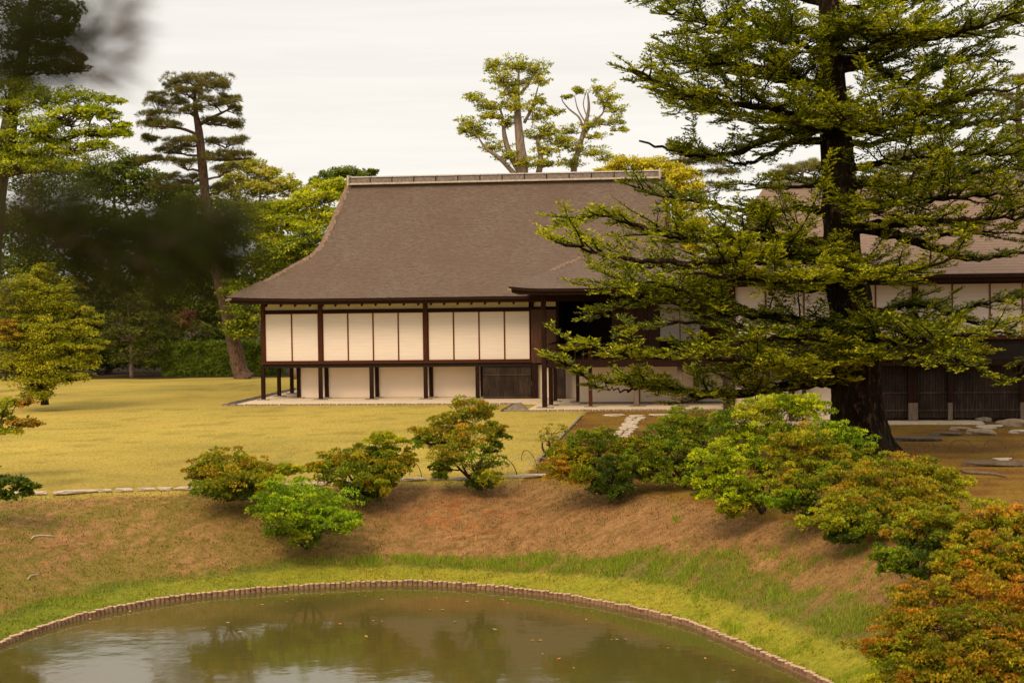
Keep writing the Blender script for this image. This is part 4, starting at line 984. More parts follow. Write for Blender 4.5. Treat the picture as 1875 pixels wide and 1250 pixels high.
# ------------------------------------------------------------------ azaleas
AZ_G = [(.145, .22, .008), (.23, .29, .010), (.075, .12, .006), (.27, .27, .010)]
AZ_Y = [(.42, .42, .014), (.28, .33, .010), (.54, .50, .02), (.36, .31, .012)]
AZ_O = [(.38, .30, .012), (.30, .30, .010), (.50, .26, .016), (.20, .24, .008), (.38, .36, .012), (.26, .30, .010)]
AZ_R = [(.56, .24, .018), (.44, .28, .014), (.30, .29, .010), (.60, .28, .022), (.22, .25, .010), (.42, .38, .012)]
AZ_RR = [(.46, .18, .012), (.40, .22, .012), (.50, .20, .016), (.22, .21, .008), (.38, .29, .010), (.26, .26, .008)]
AZ_OO = [(.42, .24, .010), (.36, .26, .010), (.18, .20, .008), (.46, .20, .014), (.28, .28, .008)]
AZ_D = [(.055, .085, .008), (.10, .14, .008)]
AZ_B = [(.26, .40, .010), (.42, .53, .014), (.13, .22, .008)]
AZ_L = [(.37, .44, .008), (.54, .57, .012), (.18, .25, .008)]
AZ_OL = [(.27, .28, .008), (.38, .31, .012), (.14, .18, .006), (.42, .27, .012)]
def azalea(label, bx, by, pads, seed, dens=1.0, dY=None, leaf=(.058, .025, 3, .8), m_per=52, k_per=38, name='azalea_shrub', zoff=0):
    pads = [(p[0], p[1]+1, p[2]*1.18, p[3]*1.3, p[4]-(.45 if p[1] > np.mean([q[1] for q in pads]) and dY is None else .0), *p[5:]) for p in pads]; m_per = int(m_per*1.0)
    b0 = GT(bx, by); Yb = b0[1] if dY is None else dY
    if dY is not None: b0 = np.array([*W(bx, by, dY)[:2], 0]); b0[2] = gz(b0[0], b0[1])
    c0 = np.mean([p[0] for p in pads]); stems = []
    rg = random.Random(seed)
    px0, py0 = proj(b0)
    ymid = np.mean([p[1] for p in pads])
    for i in range(4):
        tx = c0+(i-1.5)*.35*max(30, np.ptp([p[0] for p in pads])*.5); ty = ymid+.2*(py0-ymid)
        stems.append([(px0+rg.uniform(-6, 6), py0+2, rg.uniform(-.1, .1), .035), ((px0+tx)/2+rg.uniform(-5, 5), py0*.55+ty*.45, rg.uniform(-.2, .2), .03), (tx, ty, rg.uniform(-.3, .3), .018)])
    return tree(name, label, 'shrub', b0, stems, pads, Yb, seed, leaf, M_stem, AZ_G, style='tuft', dens=dens, m_per=m_per, k_per=k_per, twig_r=.005, limb_r=.03, low=.32, subr=.23, spread=(.35, 1.02), flat=.5, mat=M_azal, limb_name='stem', crown_name='foliage', side=5)
azalea('low spreading azalea with rust-tipped top at the left end of the row', 415, 915, [(415,852,55,26,.0,AZ_O),(375,868,32,24,-.1,AZ_OL),(470,858,38,16,.1,AZ_OL),(430,878,62,26,-.4,AZ_OL),(400,900,45,20,-.5,AZ_G),(525,862,27,11,0,AZ_Y),(470,888,40,24,-.2,AZ_Y),(440,900,30,20,-.5,AZ_D)], 101, 1.1)
azalea('bright lime green azalea low on the slope, in front of the rust-topped one', 562, 1000, [(540,905,55,30,.2,AZ_B),(500,930,48,30,0,AZ_B),(590,930,60,34,-.1,AZ_B),(545,945,70,36,-.4,AZ_B),(520,965,45,26,-.5,AZ_G),(600,962,52,28,-.4,AZ_B),(560,982,38,24,-.5,AZ_G),(630,955,34,24,0,AZ_B)], 102, 1.1, m_per=42)
azalea('two-tiered azalea with a small upper cushion, left of the tree-shaped one', 665, 912, [(707,808,36,13,0,AZ_Y),(700,830,30,14,0,AZ_G),(735,845,26,20,0,AZ_OL),(640,842,50,20,0,AZ_OL),(590,858,28,12,0,AZ_O),(680,856,60,24,-.2,AZ_OL),(720,865,34,22,0,AZ_G),(640,878,48,22,-.3,AZ_G),(695,890,36,20,-.2,AZ_O),(662,905,32,16,-.2,AZ_D)], 103, 1.1)
azalea('tree-shaped azalea with layered cushions reaching up before the villa', 880, 896, [(855,748,48,18,0,AZ_O),(880,760,34,14,.1,AZ_OL),(820,775,34,16,0,AZ_OL),(800,798,44,20,-.1,AZ_OL),(905,790,24,26,.1,AZ_OL),(785,812,28,16,0,AZ_G),(860,800,50,24,-.2,AZ_O),(905,815,26,20,0,AZ_G),(830,830,56,24,-.2,AZ_OL),(880,845,44,26,-.2,AZ_G),(815,852,24,14,0,AZ_G),(895,872,36,18,-.1,AZ_Y),(875,886,24,12,-.1,AZ_D),(808,870,14,10,0,AZ_G)], 104, 1.1, m_per=30)
azalea('azalea with orange left flank and dark green skirt, right of the bamboo hoops', 1120, 910, [(1092,806,50,16,.1,AZ_G),(1150,822,30,16,.2,AZ_OL),(1040,835,42,18,0,AZ_OL),(1025,860,34,22,-.1,AZ_R),(1090,845,46,22,0,AZ_OL),(1065,872,34,18,-.2,AZ_O),(1115,872,44,28,-.2,AZ_D),(1120,898,38,18,-.3,AZ_D),(1150,860,34,26,0,AZ_G)], 105, 1.1)
azalea('thin sparse sprig of azalea on the lawn edge above the orange-flanked one', 1006, 835, [(1010,788,24,9,.1,AZ_OL),(1004,802,18,9,.0,AZ_OL),(1012,815,16,8,.1,AZ_OL)], 106, .45, m_per=12, k_per=30)
azalea('broad mid-green azalea right of the orange-flanked one', 1255, 892, [(1250,775,48,22,.4,AZ_G),(1215,805,50,28,0,AZ_G),(1280,800,50,30,.3,AZ_G),(1190,835,40,30,-.1,AZ_G),(1240,835,48,34,-.2,AZ_G),(1215,868,46,26,-.3,AZ_G),(1270,865,40,30,0,AZ_D),(1175,860,28,24,0,AZ_G)], 107, 1.1, m_per=45)
azalea('tallest azalea, bright yellow-green, with its left lobe hanging over the slope', 1400, 938, [(1430,742,56,20,.6,AZ_L),(1480,752,42,22,.6,AZ_L),(1390,760,50,24,.4,AZ_Y),(1340,780,46,26,.3,AZ_G),(1360,815,56,30,0,AZ_L),(1430,800,56,32,.3,AZ_G),(1310,845,44,30,-.3,AZ_L),(1350,870,52,32,-.4,AZ_L),(1320,905,44,26,-.6,AZ_L),(1375,915,36,26,-.5,AZ_G),(1290,880,30,26,-.4,AZ_L),(1400,860,44,34,0,AZ_G),(1345,935,30,16,-.6,AZ_Y)], 108, 1.1, m_per=45)
azalea('fresh green azalea between the tallest azalea and the foot of the fir', 1530, 880, [(1520,790,46,20,.3,AZ_B),(1560,815,42,24,.3,AZ_B),(1500,820,44,24,0,AZ_G),(1580,840,32,18,.3,AZ_G),(1540,850,40,24,0,AZ_G)], 109, 1.1, m_per=42)
azalea('azalea with rusty upper cushions right of the tallest yellow-green one', 1500, 958, [(1465,800,46,18,0,AZ_O),(1440,835,42,20,-.1,AZ_O),(1500,832,46,22,0,AZ_OL),(1470,860,46,24,-.2,AZ_O),(1440,890,40,22,-.4,AZ_O),(1490,890,48,26,-.3,AZ_G),(1430,918,40,20,-.5,AZ_B),(1470,930,40,22,-.5,AZ_D)], 110, 1.1, m_per=39)
azalea('wide olive and bronze azalea sprawling below the fir trunk', 1545, 985, [(1570,880,56,26,.2,AZ_OL),(1640,862,60,24,.5,AZ_OL),(1710,872,54,26,.5,AZ_OL),(1745,895,40,26,.4,AZ_Y),(1600,905,60,30,0,AZ_O),(1670,905,60,30,.1,AZ_OL),(1545,925,50,28,-.2,AZ_O),(1610,945,56,28,-.3,AZ_OL),(1520,955,46,24,-.5,AZ_Y),(1570,965,50,26,-.6,AZ_G),(1665,940,46,26,-.1,AZ_OL),(1550,985,34,16,-.6,AZ_D),(1720,925,40,24,.2,AZ_OL)], 111, 1.1, m_per=42)
azalea('dark green azalea with orange top lower on the right bank', 1680, 1062, [(1700,955,52,24,.2,AZ_O),(1660,975,44,26,0,AZ_O),(1730,990,40,28,.1,AZ_G),(1690,1000,48,28,-.1,AZ_D),(1640,1030,46,26,-.3,AZ_G),(1690,1040,46,26,-.3,AZ_D),(1735,1030,34,26,0,AZ_G)], 112, 1.1, m_per=42)
azalea('orange and green azalea at the right edge, above the nearest one', 1810, 1075, [(1800,955,60,28,.2,AZ_O),(1860,960,50,32,.3,AZ_R),(1770,1000,50,32,0,AZ_OL),(1830,1010,56,36,0,AZ_O),(1780,1040,52,30,-.2,AZ_R),(1850,1050,56,32,-.1,AZ_OL),(1745,1035,36,24,-.1,AZ_O),(1900,1010,46,40,.2,AZ_O)], 113, 1.1, m_per=48)
azalea('large orange-red azalea nearest the viewer in the lower right corner', 1790, 1290, [(1700,1100,70,34,.3,AZ_OO),(1790,1095,76,36,.2,AZ_RR),(1870,1100,70,40,.3,AZ_RR),(1660,1145,66,36,0,AZ_OO),(1740,1150,74,40,-.2,AZ_OL),(1830,1155,76,42,-.2,AZ_OO),(1620,1190,56,34,-.1,AZ_RR),(1690,1200,70,38,-.4,AZ_OL),(1780,1210,80,42,-.5,AZ_OO),(1870,1215,70,44,-.4,AZ_RR),(1640,1240,56,34,-.4,AZ_Y),(1720,1255,70,38,-.6,AZ_RR),(1820,1270,90,44,-.7,AZ_OL)], 114, 1.1, dY=24.3, m_per=60, leaf=(.045, .022, 3, .9))
print('tris after shrubs', TRI)

# ------------------------------------------------------------------ pines
PN = [(.14, .135, .030), (.20, .18, .042), (.09, .09, .02)]
def pine(label, base, Y0, trunks, pads, seed, limbs=None, dens=1.0, leaf=(.20, .020, 6, 1.0), group=None, m_per=16, k_per=26):
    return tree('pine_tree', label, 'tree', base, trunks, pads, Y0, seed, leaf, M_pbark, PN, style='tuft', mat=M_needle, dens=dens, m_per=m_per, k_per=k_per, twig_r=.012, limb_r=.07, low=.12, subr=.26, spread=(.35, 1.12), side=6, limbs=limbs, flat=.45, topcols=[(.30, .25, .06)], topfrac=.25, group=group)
Yp = G(445, 693)[1]; pb_ = W(445, 693, Yp); pb_[2] = 0
pine('tall red pine with leaning trunk and cloud-like tiers left of the villa', pb_, Yp,
 [[(450,697,0,.60),(440,680,0,.42),(428,630,0,.36),(412,560,0,.31),(398,500,0,.28),(385,430,0,.26),(376,360,0,.24),(370,300,0,.24),(364,240,0,.2),(358,205,0,.13),(356,165,0,.06)]],
 [(360,150,56,13,0),(325,160,28,12,.6),(400,162,36,13,-.5),(345,172,40,12,-.6),(290,185,34,14,0),(310,192,30,12,.8),(420,185,24,13,.4),(395,190,36,12,-.8),(350,205,36,9,-.8),(290,212,34,8,0),(430,205,16,10,0),(400,226,40,9,0),(300,232,40,10,-.6),(430,232,20,7,.3),(275,228,20,8,.6),(270,258,22,8,0),(335,262,44,9,-.6),(415,262,44,10,.2),(310,278,36,10,.8),(440,288,40,9,.2),(400,290,34,9,-.7),(285,296,30,11,.5),(330,300,36,9,-.8),(420,312,28,8,-.6),(335,330,36,10,.8),(410,345,26,9,.6),(345,372,24,9,-.5),(300,345,26,9,.4)],
 201, limbs=[[(362,230,0,.12),(390,215,0,.09),(420,200,0,.04)],[(368,250,0,.10),(330,235,0,.08),(280,232,0,.03)],[(372,290,0,.1),(415,293,.2,.08),(460,290,.2,.04)]])
# pines behind the fir and right
def far_pine(label, px, pads, Y0, seed, top=None):
    b0 = W(px, 600, Y0); b0[2] = 0; yb = proj(b0)[1]; ty = min(p[1] for p in pads)
    return pine(label, b0, Y0, [[(px, yb, 0, .3), (px+6, (yb+ty)/2, 0, .24), (px-4, ty+40, 0, .16), (px, ty+8, 0, .06)]], pads, seed, m_per=14)
far_pine('pine crown showing behind the right end of the villa ridge', 1240, [(1280,284,30,10,0),(1300,300,34,12,0),(1250,300,36,10,.8),(1330,320,30,12,0),(1270,322,36,10,0),(1310,345,34,10,0)], 96, 211)
far_pine('low pine crown just above the ridge left of the fir trunk', 1470, [(1450,312,44,12,0),(1490,308,40,12,.6),(1425,322,30,8,0),(1520,315,34,12,0)], 92, 212)
far_pine('pine crown behind the fir at the right of the trunk', 1680, [(1650,290,44,13,0),(1700,280,40,13,0),(1730,300,44,12,0),(1620,308,36,10,0),(1680,315,44,10,0),(1770,270,34,12,.4),(1760,315,40,10,0)], 94, 213)
far_pine('distant pine at the right edge of the sky', 1868, [(1860,150,34,11,0),(1848,178,26,10,0),(1880,195,34,12,0),(1855,215,30,10,0),(1875,245,40,12,0),(1850,262,30,10,0),(1880,290,40,12,0)], 98, 214)

# ------------------------------------------------------------------ broadleaf trees
def broad(label, px, Y0, pads, seed, cols, trunks=None, dens=1.0, leaf=(.15, .085), bark=M_lbark, low=.25, m_per=24, k_per=44, tr_=.16, name='broadleaf_tree', group=None, limb_r=.06, topcols=None, topfrac=0, limbs=None, subr=.3, flat=.6, twig_r=.012, spread=(.45, 1.05)):
    b0 = W(px, 600, Y0); b0[2] = gz(b0[0], b0[1]); yb = proj(b0)[1]; ty = min(p[1] for p in pads); cx_ = np.mean([p[0] for p in pads])
    if trunks is None: trunks = [[(px, yb+3, 0, tr_*1.2), (px+(cx_-px)*.2, yb*.6+ty*.4, 0, tr_), (px+(cx_-px)*.6, yb*.3+ty*.7, 0, tr_*.6), (cx_, ty+15, 0, tr_*.2)]]
    return tree(name, label, 'tree', b0, trunks, pads, Y0, seed, leaf, bark, cols, dens=dens, m_per=m_per, k_per=k_per, limb_r=limb_r, low=low, topcols=topcols, topfrac=topfrac, limbs=limbs, subr=subr, flat=flat, twig_r=twig_r, group=group, spread=spread)
SK = [(.46, .46, .022), (.32, .34, .018), (.56, .50, .03)]
Yk = 100
broad('tall airy camphor with pale forked trunk rising behind the villa ridge', 955, Yk,
 [(905,122,22,14,0),(945,120,36,14,0),(975,128,30,16,.5),(918,145,26,14,-.4),(990,148,16,14,0),(950,152,30,12,.6),(868,180,22,8,0),(890,195,26,10,.3),(935,170,26,14,0),(940,195,32,16,-.4),(985,185,16,12,0),(860,228,24,14,0),(895,212,20,10,0),(880,245,24,12,0),(855,240,16,8,0),(925,225,24,12,.5),(985,215,24,12,0),(1010,205,18,8,0),(900,270,18,14,0),(930,285,24,14,0),(985,250,26,14,.4),(1010,240,20,16,0),(1000,275,26,14,0),(960,300,30,12,0),(1030,255,18,12,0),(1000,300,26,12,0)],
 301, SK, trunks=[[(955,760,0,.5),(955,520,0,.42),(957,320,0,.34),(953,270,0,.28),(948,215,0,.22),(948,170,0,.12),(950,130,0,.05)]],
 limbs=[[(955,318,0,.22),(935,285,.2,.18),(924,250,.3,.14),(921,218,.3,.08),(912,190,.3,.04)],[(945,322,0,.16),(915,290,-.3,.12),(890,272,-.4,.08),(875,250,-.5,.04)],[(985,325,0,.2),(990,290,0,.16),(985,255,.2,.12),(1000,235,.3,.05)],[(955,170,0,.1),(970,150,.2,.07),(980,125,.3,.03)],[(951,190,0,.1),(930,165,-.2,.07),(915,140,-.3,.03)],[(960,225,0,.1),(975,195,.2,.08),(985,160,.2,.03)]],
 dens=.9, m_per=34, k_per=30, leaf=(.14, .08), low=.5, limb_r=.05, subr=.3, spread=(.2, 1.35), twig_r=.008)
broad('slimmer half-bare tree right of the tall camphor above the ridge', 1050, Yk+2,
 [(1060,168,16,8,0),(1098,162,22,12,0),(1120,178,18,12,0),(1105,190,20,12,.3),(1125,200,18,12,0),(1130,222,18,10,0),(1140,238,14,6,0),(1100,225,22,8,.3),(1075,232,18,8,0),(1095,250,18,8,0),(1040,240,20,10,0),(1030,262,22,12,0),(1060,270,22,12,0),(1085,280,28,12,0),(1110,290,22,12,0),(1045,300,26,12,0),(1040,178,8,4,0)],
 302, SK, trunks=[[(1045,760,0,.3),(1050,500,0,.26),(1050,320,0,.2),(1060,275,0,.16),(1070,235,0,.13),(1078,200,0,.09),(1076,170,0,.04)]],
 limbs=[[(1064,258,0,.09),(1085,225,0,.07),(1105,205,0,.05),(1100,180,0,.02)],[(1068,235,0,.08),(1060,215,0,.06),(1042,200,0,.05),(1030,185,0,.03),(1028,172,0,.015)],[(1072,225,0,.05),(1058,200,0,.04),(1052,175,0,.02)],[(1075,215,0,.04),(1068,190,0,.03),(1075,165,0,.015)]],
 dens=.8, m_per=30, k_per=28, leaf=(.14, .08), low=.5, limb_r=.04, subr=.3, spread=(.2, 1.4), twig_r=.008)
YG = [(.60, .50, .015), (.46, .42, .016), (.68, .55, .02)]
broad('vivid yellow-green tree behind the right gable of the villa', 1235, 90,
 [(1150,305,40,16,0),(1200,308,44,18,.5),(1240,325,42,22,0),(1265,350,36,26,0),(1225,350,40,24,-.6),(1250,385,40,26,0),(1275,415,34,26,0),(1240,430,36,24,0),(1130,318,30,14,.6),(1260,460,34,24,0),(1180,325,44,16,0),(1100,322,26,10,0)], 303, YG, dens=1.2, m_per=26)
YB = [(.50, .52, .014), (.36, .41, .014), (.62, .58, .018)]
MG = [(.17, .22, .012), (.26, .31, .014), (.11, .15, .01)]
DG = [(.080, .10, .008), (.12, .145, .010), (.05, .066, .006)]
broad('bright lime tree hugging the left verge of the villa roof', 590, 89,
 [(610,360,36,20,0),(570,368,44,20,0),(540,385,44,22,0),(590,395,40,24,0),(600,345,30,16,.3),(515,385,40,20,.3),(480,400,40,20,.2),(520,410,44,22,-.3),(560,420,46,22,-.4),(505,445,40,20,0),(620,340,22,14,0),(480,420,30,20,0)], 304, YB, dens=1.2, m_per=28)
broad('glossy mid-green tree below the lime one beside the roof', 540, 86,
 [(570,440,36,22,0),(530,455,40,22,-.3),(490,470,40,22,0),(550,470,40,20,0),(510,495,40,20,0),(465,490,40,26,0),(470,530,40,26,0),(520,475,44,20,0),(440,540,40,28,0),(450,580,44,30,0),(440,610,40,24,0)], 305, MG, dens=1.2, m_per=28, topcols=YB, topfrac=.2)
PY = [(.62, .52, .09), (.44, .42, .04), (.34, .36, .025)]
broad('pale yellow flowering chinquapin behind the leaning pine', 470, 98,
 [(445,305,40,16,0),(470,318,34,18,0),(500,318,20,14,0),(500,345,44,20,0),(530,340,26,18,0),(545,355,30,16,0),(460,350,40,20,0),(480,385,50,22,0),(430,335,36,20,0),(420,370,40,22,0)], 306, PY, dens=1.0, m_per=24, leaf=(.16, .09))
broad('dark round evergreen peeping over the left end of the ridge', 625, 104,
 [(600,326,30,16,0),(632,320,34,14,0),(580,338,20,12,0),(665,322,24,9,0),(610,345,36,16,0),(683,316,9,5,0)], 307, [(.15,.20,.016),(.22,.27,.02),(.09,.12,.012)], dens=1.1, m_per=24)
broad('dark spreading evergreen at the left behind the lawn', 330, 96,
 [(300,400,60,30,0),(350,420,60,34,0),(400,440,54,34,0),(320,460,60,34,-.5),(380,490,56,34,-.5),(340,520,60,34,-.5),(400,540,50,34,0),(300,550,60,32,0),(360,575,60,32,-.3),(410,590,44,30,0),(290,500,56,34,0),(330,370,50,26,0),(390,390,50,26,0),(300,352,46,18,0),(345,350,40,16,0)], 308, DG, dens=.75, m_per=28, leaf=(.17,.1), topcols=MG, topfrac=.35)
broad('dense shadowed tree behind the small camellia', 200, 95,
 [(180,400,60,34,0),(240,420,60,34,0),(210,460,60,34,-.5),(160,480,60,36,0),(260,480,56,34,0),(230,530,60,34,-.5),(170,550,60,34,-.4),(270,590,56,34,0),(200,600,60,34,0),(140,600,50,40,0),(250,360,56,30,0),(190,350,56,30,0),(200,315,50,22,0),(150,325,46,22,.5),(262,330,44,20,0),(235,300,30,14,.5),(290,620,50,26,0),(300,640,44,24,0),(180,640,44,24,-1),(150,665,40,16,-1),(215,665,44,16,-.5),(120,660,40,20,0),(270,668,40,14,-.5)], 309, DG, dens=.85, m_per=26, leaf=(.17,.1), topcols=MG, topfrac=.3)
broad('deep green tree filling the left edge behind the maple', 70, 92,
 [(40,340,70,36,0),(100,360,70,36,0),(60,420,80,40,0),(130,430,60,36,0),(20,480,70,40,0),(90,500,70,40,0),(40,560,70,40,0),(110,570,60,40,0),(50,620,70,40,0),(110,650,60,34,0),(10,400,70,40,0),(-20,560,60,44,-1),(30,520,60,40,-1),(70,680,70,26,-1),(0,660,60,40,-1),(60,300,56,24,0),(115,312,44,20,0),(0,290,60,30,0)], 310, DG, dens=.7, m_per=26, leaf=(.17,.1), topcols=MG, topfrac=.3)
SM = [(.12, .14, .016), (.20, .20, .030), (.08, .10, .012)]
broad('small slender-stemmed camellia on the far edge of the lawn', 241, 90,
 [(235,560,38,22,0),(215,590,34,22,0),(262,590,32,22,0),(240,615,48,20,-.2),(205,635,36,18,0),(275,640,34,18,0),(240,650,44,16,-.2),(225,535,24,18,0),(180,520,12,20,0)], 311, SM, dens=.95, m_per=20, leaf=(.15,.08), tr_=.09, name='small_tree')
broad('reddish-leaved shrub between the camellia and the pine trunk', 345, 91,
 [(335,590,30,18,0,[(.24,.11,.05),(.20,.16,.04)]),(315,610,30,18,0),(360,605,28,18,0),(340,580,18,12,0,[(.24,.09,.06)])], 312, SM, dens=.9, m_per=18, tr_=.05, name='small_tree')
# tall tree upper left and the green maple under it
LM = [(.38, .43, .010), (.26, .33, .010), (.52, .54, .014)]
broad('bright green maple reaching in from the upper left', -60, 70,
 [(20,200,60,26,0),(80,185,56,22,0),(140,180,48,18,.3),(165,205,44,16,0),(205,185,26,8,0),(200,215,30,14,0),(120,215,54,20,-.4),(60,235,60,22,-.3),(10,260,60,26,0),(100,255,56,20,0),(170,245,50,14,.3),(215,245,28,12,0),(225,232,18,8,0),(60,280,60,24,0),(130,275,50,14,0),(180,268,36,10,0),(30,310,60,28,0),(90,305,50,18,0),(10,165,60,24,0)],
 313, LM, dens=1.0, m_per=26, leaf=(.11,.075), bark=M_stem, trunks=[[(-60,790,0,.34),(-50,600,0,.28),(-20,420,0,.22),(10,300,0,.16),(30,220,0,.08)]],
 limbs=[[(0,330,0,.14),(60,285,0,.11),(115,258,0,.10),(165,240,0,.08),(200,243,0,.05),(225,238,0,.02)],[(20,290,0,.10),(60,260,.2,.08),(100,225,.3,.06),(140,200,.4,.03)]], flat=.45)
broad('tall dark oak crown high in the upper left corner', -30, 78,
 [(20,10,60,30,0),(80,0,56,28,0),(120,20,34,22,0),(60,45,60,26,0),(20,80,60,30,0),(110,60,40,20,0),(130,40,20,14,0),(90,95,50,22,0),(140,110,24,14,.3),(130,128,34,10,0),(40,130,60,26,0),(100,130,40,16,0),(0,-40,70,30,0),(80,-40,60,26,0),(160,-75,70,30,0),(60,-110,90,40,0),(240,-120,80,34,0),(-60,-60,80,50,0),(140,-170,90,40,0),(330,-150,70,30,0),(-20,-180,90,50,0)],  # last pads, above the frame, added to darken the pond's sky reflection
 314, [(.06,.075,.012),(.10,.11,.014),(.045,.055,.01)], dens=1.0, m_per=26, leaf=(.13,.08), bark=M_stem, tr_=.4)
broad('thin pale-leaved tree in the gap between maple and pine', 180, 101,
 [(170,290,30,10,0),(215,280,30,10,0),(235,300,24,10,0),(190,310,34,10,0),(145,300,26,10,0),(240,322,30,8,0),(200,330,36,10,0),(160,330,34,10,0)],
 315, [(.26,.25,.05),(.20,.20,.04)], dens=.8, m_per=18, k_per=28, leaf=(.13,.08), limb_r=.05, tr_=.12, low=.4)
# left maples
MP = [(.34, .36, .010), (.22, .26, .009), (.50, .46, .014)]
MO = [(.42, .22, .016), (.33, .24, .016)]
def maple(label, px, Y0, pads, seed, trunks=None, cols=MP, leaf=(.085,.055), **k):
    pads = [(p[0], p[1], p[2]*1.05, p[3]*1.35, *p[4:]) for p in pads]
    return broad(label, px, Y0, pads, seed, cols, trunks=trunks, leaf=leaf, bark=M_stem, name='maple_tree', flat=.4, spread=(.3, 1.1), **k)
maple('low spreading yellow-green maple at the left side of the lawn', 82, 66,
 [(60,520,50,20,0),(110,535,44,16,0),(40,555,60,22,-.4),(100,565,56,20,0),(150,570,34,14,0),(170,590,22,12,0),(30,595,60,22,0),(90,600,60,20,-.6),(140,610,44,18,0),(60,635,70,22,-.5),(130,640,50,18,-.4),(170,635,24,14,0),(30,670,60,22,-.4),(100,675,60,20,-.6),(150,665,38,18,0),(60,700,60,16,-.5),(130,692,40,14,-.5),(20,620,30,14,-.9,MO),(10,600,30,12,-1,MO),(80,495,28,14,0),(70,722,36,10,-.7),(30,540,40,18,0)],
 401, trunks=[[(82,741,0,.16),(80,712,0,.13),(70,660,0,.11),(60,610,0,.08),(55,550,0,.04)],[(80,720,0,.1),(110,670,.2,.07),(140,620,.3,.03)]], dens=1.25, m_per=30, k_per=50, low=.3, topcols=[(.34,.28,.016)], topfrac=.2)
maple('maple leaning in from the left edge with golden twig ends', -70, 42,
 [(10,742,30,10,0,MP),(40,738,24,8,.1,MO),(0,765,34,10,0),(40,775,32,8,0,MO),(20,790,24,6,0,MP),(62,778,16,5,0,MO),(-30,750,40,16,0),(-30,785,40,14,0)],
 402, trunks=[[(-120,930,0,.1),(-90,850,0,.08),(-50,790,0,.05),(0,770,0,.02)]], dens=.9, m_per=22, k_per=40, low=.3)
maple('drooping deep green maple spray at the left above the stone line', -90, 36,
 [(5,880,34,10,0),(35,885,26,9,.0),(55,890,20,6,0),(15,905,24,10,0),(-20,895,34,16,0),(48,900,10,8,0),(-30,860,30,14,0)],
 403, trunks=[[(-130,960,0,.1),(-100,890,0,.07),(-50,870,0,.04),(10,880,0,.015)]], cols=[(.09,.13,.012),(.13,.17,.014)], dens=.9, m_per=22, k_per=40, low=.3)
# hedge
def hedge():
    rng = np.random.default_rng(55); Yh = 90.5; a_ = W(296, 692, Yh); b_ = W(520, 690, Yh); a_[2] = b_[2] = 0; o0 = (a_+b_)/2
    root = empty('clipped_hedge', o0); tag(root, 'clipped green hedge behind the leaning pine and under the villa floor', 'hedge')
    Ln = np.linalg.norm(b_-a_); n = 16000; h = Zq = (692-632)*Yh/FPX
    t = rng.random(n); fr = rng.random(n) < .7
    p = a_+(b_-a_)*t[:, None]; x = p[:, 0]; zz = rng.random(n)*h
    lump = (fbm(x, zz*1.3, 61, 2.2)-.5)*.35
    p[:, 2] = np.where(fr, zz, h+lump); p[:, 1] += np.where(fr, -.0-lump, rng.random(n)*1.2)
    nr = np.where(fr[:, None], np.array([0, -1, .5]), np.array([0, -.2, 1.0]))+rng.normal(size=(n, 3))*.4; nr = unit(nr)
    D = unit(rnd_unit(rng, n)+np.array([0, -.2, -.3])); N = unit(nr-D*np.sum(nr*D, 1, keepdims=True)); L_ = Leaves()
    g = (fbm(x, p[:, 2], 71, 3)*9).astype(int)
    L_.diamonds(p, N, D, rng.uniform(.10, .19, n), .085, palette(rng, n, [(.14,.19,.016),(.20,.25,.02),(.075,.105,.01)], None, g))
    link('foliage', L_.mesh('foliage', M_leaf, o0), root)
    MB().box(-Ln/2, Ln/2, .25, 1.1, 0, h-.15).build('hedge_core', M_soil, root)
hedge()
# far wood behind everything
def far_wood():
    rng = np.random.default_rng(77); L_ = Leaves()
    for cx_ in np.arange(-900, 3000, 70):
        if 640 < cx_ < 1120: continue
        for _ in range(7):
            top = 430 if cx_ < 640 else 460
            c = W(cx_+rng.uniform(-35, 35), rng.uniform(top, 660), 118+rng.uniform(-4, 8)); p, nr, g, cc = pad_points(rng, c, (2.6, 2.0, 2.0), 16, 26)
            D = unit(rng.normal(size=(len(p), 3))); N = unit(nr-D*np.sum(nr*D, 1, keepdims=True))
            L_.diamonds(p, N, D, .34, .2, palette(rng, len(p), DG, None, g))
    o0 = np.array([0, 118, 0]); o = link('far_wood', L_.mesh('far_wood', M_leaf, o0), None, o0); tag(o, 'dark mass of woodland closing the garden far behind the lawn and houses', 'woodland', kind='stuff')
far_wood()
print('tris after trees', TRI)

# ------------------------------------------------------------------ grass blades
def grass(name, label, n, region, hfun, colfun, seed, wid=.012):
    rng = np.random.default_rng(seed); P = region(rng, n); z, f, tp, ip = terrain(P); keep = ~ip; P = P[keep]; z = z[keep]; f = f[keep]; tp = tp[keep]
    h, k2 = hfun(rng, P, f, tp); P = P[k2]; z = z[k2]; h = h[k2]; f = f[k2]; tp = tp[k2]; n = len(P)
    a = rng.uniform(0, 2*np.pi, n); w_ = wid*rng.uniform(.7, 1.3, n)*(P[:, 1]/35); dx = np.stack([np.cos(a), np.sin(a), np.zeros(n)], 1)*w_[:, None]/2
    B = np.stack([P[:, 0], P[:, 1], z-.01], 1); T = B+np.stack([rng.normal(size=n)*.35, rng.normal(size=n)*.35, np.ones(n)], 1)*h[:, None]
    V = np.stack([B-dx, B+dx, T], 1).reshape(-1, 3); F = np.arange(3*n).reshape(n, 3); o0 = np.array([P[:, 0].mean(), P[:, 1].mean(), 0])
    o = link(name, poly_mesh(name, V-o0, F, 3, M_grass, np.clip(colfun(rng, P, f, tp), .004, .9)), None, o0); tag(o, label, 'grass', kind='stuff')
    global TRI; TRI += n
def reg(x0, x1, y0, y1): return lambda rng, n: np.stack([rng.uniform(x0, x1, n), rng.uniform(y0, y1, n)], 1)
def jc(rng, c, n, j=.25): return c*np.clip(1+j*rng.normal(size=(n, 1)), .3, 1.9)
